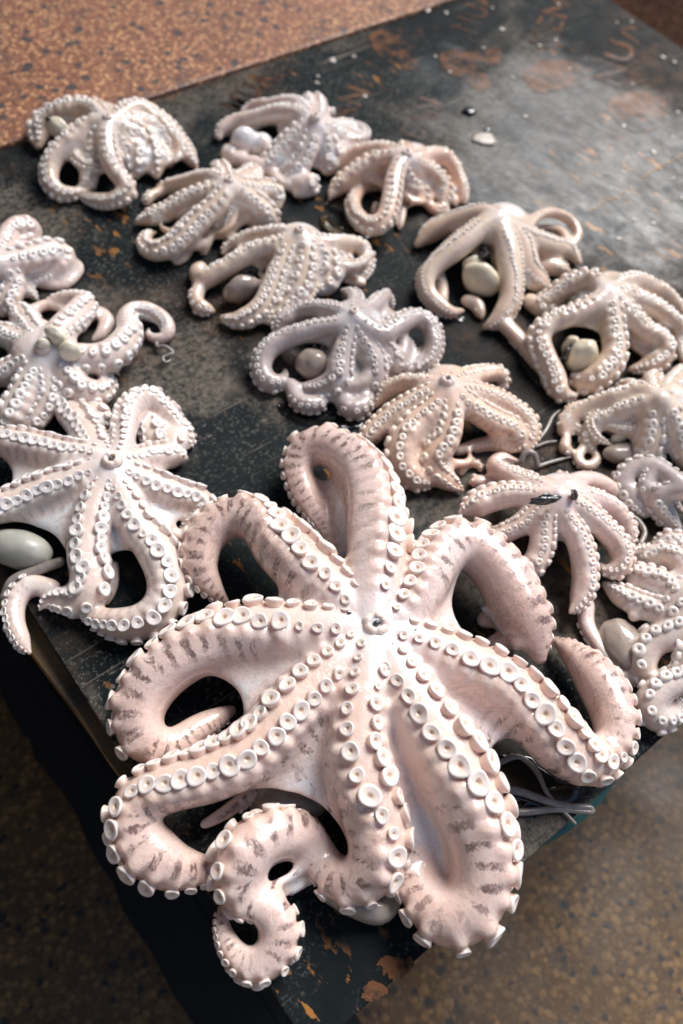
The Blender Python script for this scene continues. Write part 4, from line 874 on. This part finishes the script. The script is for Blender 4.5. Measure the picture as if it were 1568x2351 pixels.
puddle([(1140, 1735), (1210, 1735), (1290, 1800), (1330, 1812), (1300, 1850), (1200, 1850), (1150, 1800)], 'puddle under the loose thin arm ends at the right board edge')
puddle([(640, 930), (700, 962), (770, 965), (830, 968), (815, 985), (720, 985), (650, 955)], 'thin puddle in front of the greyish octopus')
# loose arm ends of the largest octopus lying at the board's right edge
for th in ([(1125, 1768, 2, 6), (1160, 1745, 3, 7), (1195, 1738, 3, 7), (1232, 1772, 3, 7), (1252, 1815, 3, 6), (1270, 1838, 3, 5), (1320, 1890, 3, 4)],
           [(1145, 1808, 4, 10), (1200, 1820, 4, 10), (1262, 1842, 4, 9), (1310, 1852, 3, 9), (1352, 1854, 3, 8), (1358, 1864, 3, 6), (1320, 1862, 3, 6), (1270, 1858, 3, 8), (1210, 1864, 3, 9), (1160, 1864, 3, 9)]):
    tube_mesh('arm_tip', th, M_THREAD, OCTO[0], OCTO[0].location)
tube_mesh('arm_tip', [(760, 2040, 8, 34), (815, 2070, 8, 36), (870, 2090, 8, 32), (898, 2060, 9, 26), (905, 2010, 10, 20)], M_MANTLE, OCTO[0], OCTO[0].location, n=14)
# left of the board: a plank under it, a flat black strip with ragged outline on the floor
def plate(name, pts, z0, z1, mat, jag=0, n=1):
    Q = []
    for i, (a, b) in enumerate(zip(pts, pts[1:] + pts[:1])):
        for t in np.linspace(0, 1, n, endpoint=False):
            Q.append((a[0] + (b[0] - a[0]) * t + random.gauss(0, jag), a[1] + (b[1] - a[1]) * t + random.gauss(0, jag)))
    return prism(name, Q, z0, z1, mat)
a, b = W(-60, 1318, -.03), W(292, 1800, -.03)
plank = plate('plank', [(a.x, a.y), (b.x, b.y), (b.x + .12, b.y), (a.x + .12, a.y)], TOP - TH - .030, TOP - TH - .001, M_WOOD, .0006, 8)
tag(plank, 'tan timber plank under the left edge of the board', 'plank')
M_BLACK = plain('flat_black', (.004, .004, .004), .8, (.007, .006, .005), 20, .3)
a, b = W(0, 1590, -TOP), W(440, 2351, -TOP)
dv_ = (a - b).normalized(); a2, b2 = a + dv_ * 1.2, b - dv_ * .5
strip_ = plate('black_strip', [(a2.x, a2.y), (b2.x, b2.y), (b2.x + .16, b2.y), (a2.x + .16, a2.y)], .0015, .006, M_BLACK, .0028, 70)
tag(strip_, 'black ragged edged strip on the floor along the left side of the board', 'sheet')
# green basin that holds the board up
M_GREEN = plain('green_plastic', (.020, .085, .075), .4, (.012, .050, .045), 15, .1)
c = W(1190, 1690, -.08); rim = W(1345, 1893, -.03)
R_ = .150; cc_ = Vector((rim.x, rim.y + .160, 0))
v, f = lathe([(.100, 0), (.125, TOP * .5), (R_ - .006, TOP - TH - .020), (R_ + .006, TOP - TH - .016), (R_ + .006, TOP - TH - .001), (R_ - .004, TOP - TH - .001), (R_ - .02, TOP - TH - .03)], 48)
bas = link('basin', mesh('basin', [(p[0], p[1], p[2]) for p in v], f), M_GREEN); bas.location = (cc_.x, cc_.y, 0)
tag(bas, 'green round plastic basin under the right edge of the board', 'basin')
leg_ = [(XMAX - .2, .2), (.25, YMAX - .2), (XMAX - .2, YMAX - .2)]
for x, y in leg_:
    o = box('support_post', (x - .03, y - .03, 0), (x + .03, y + .03, TOP - TH - .001), M_WOOD, board, .002, (0, 0, TOP - TH))
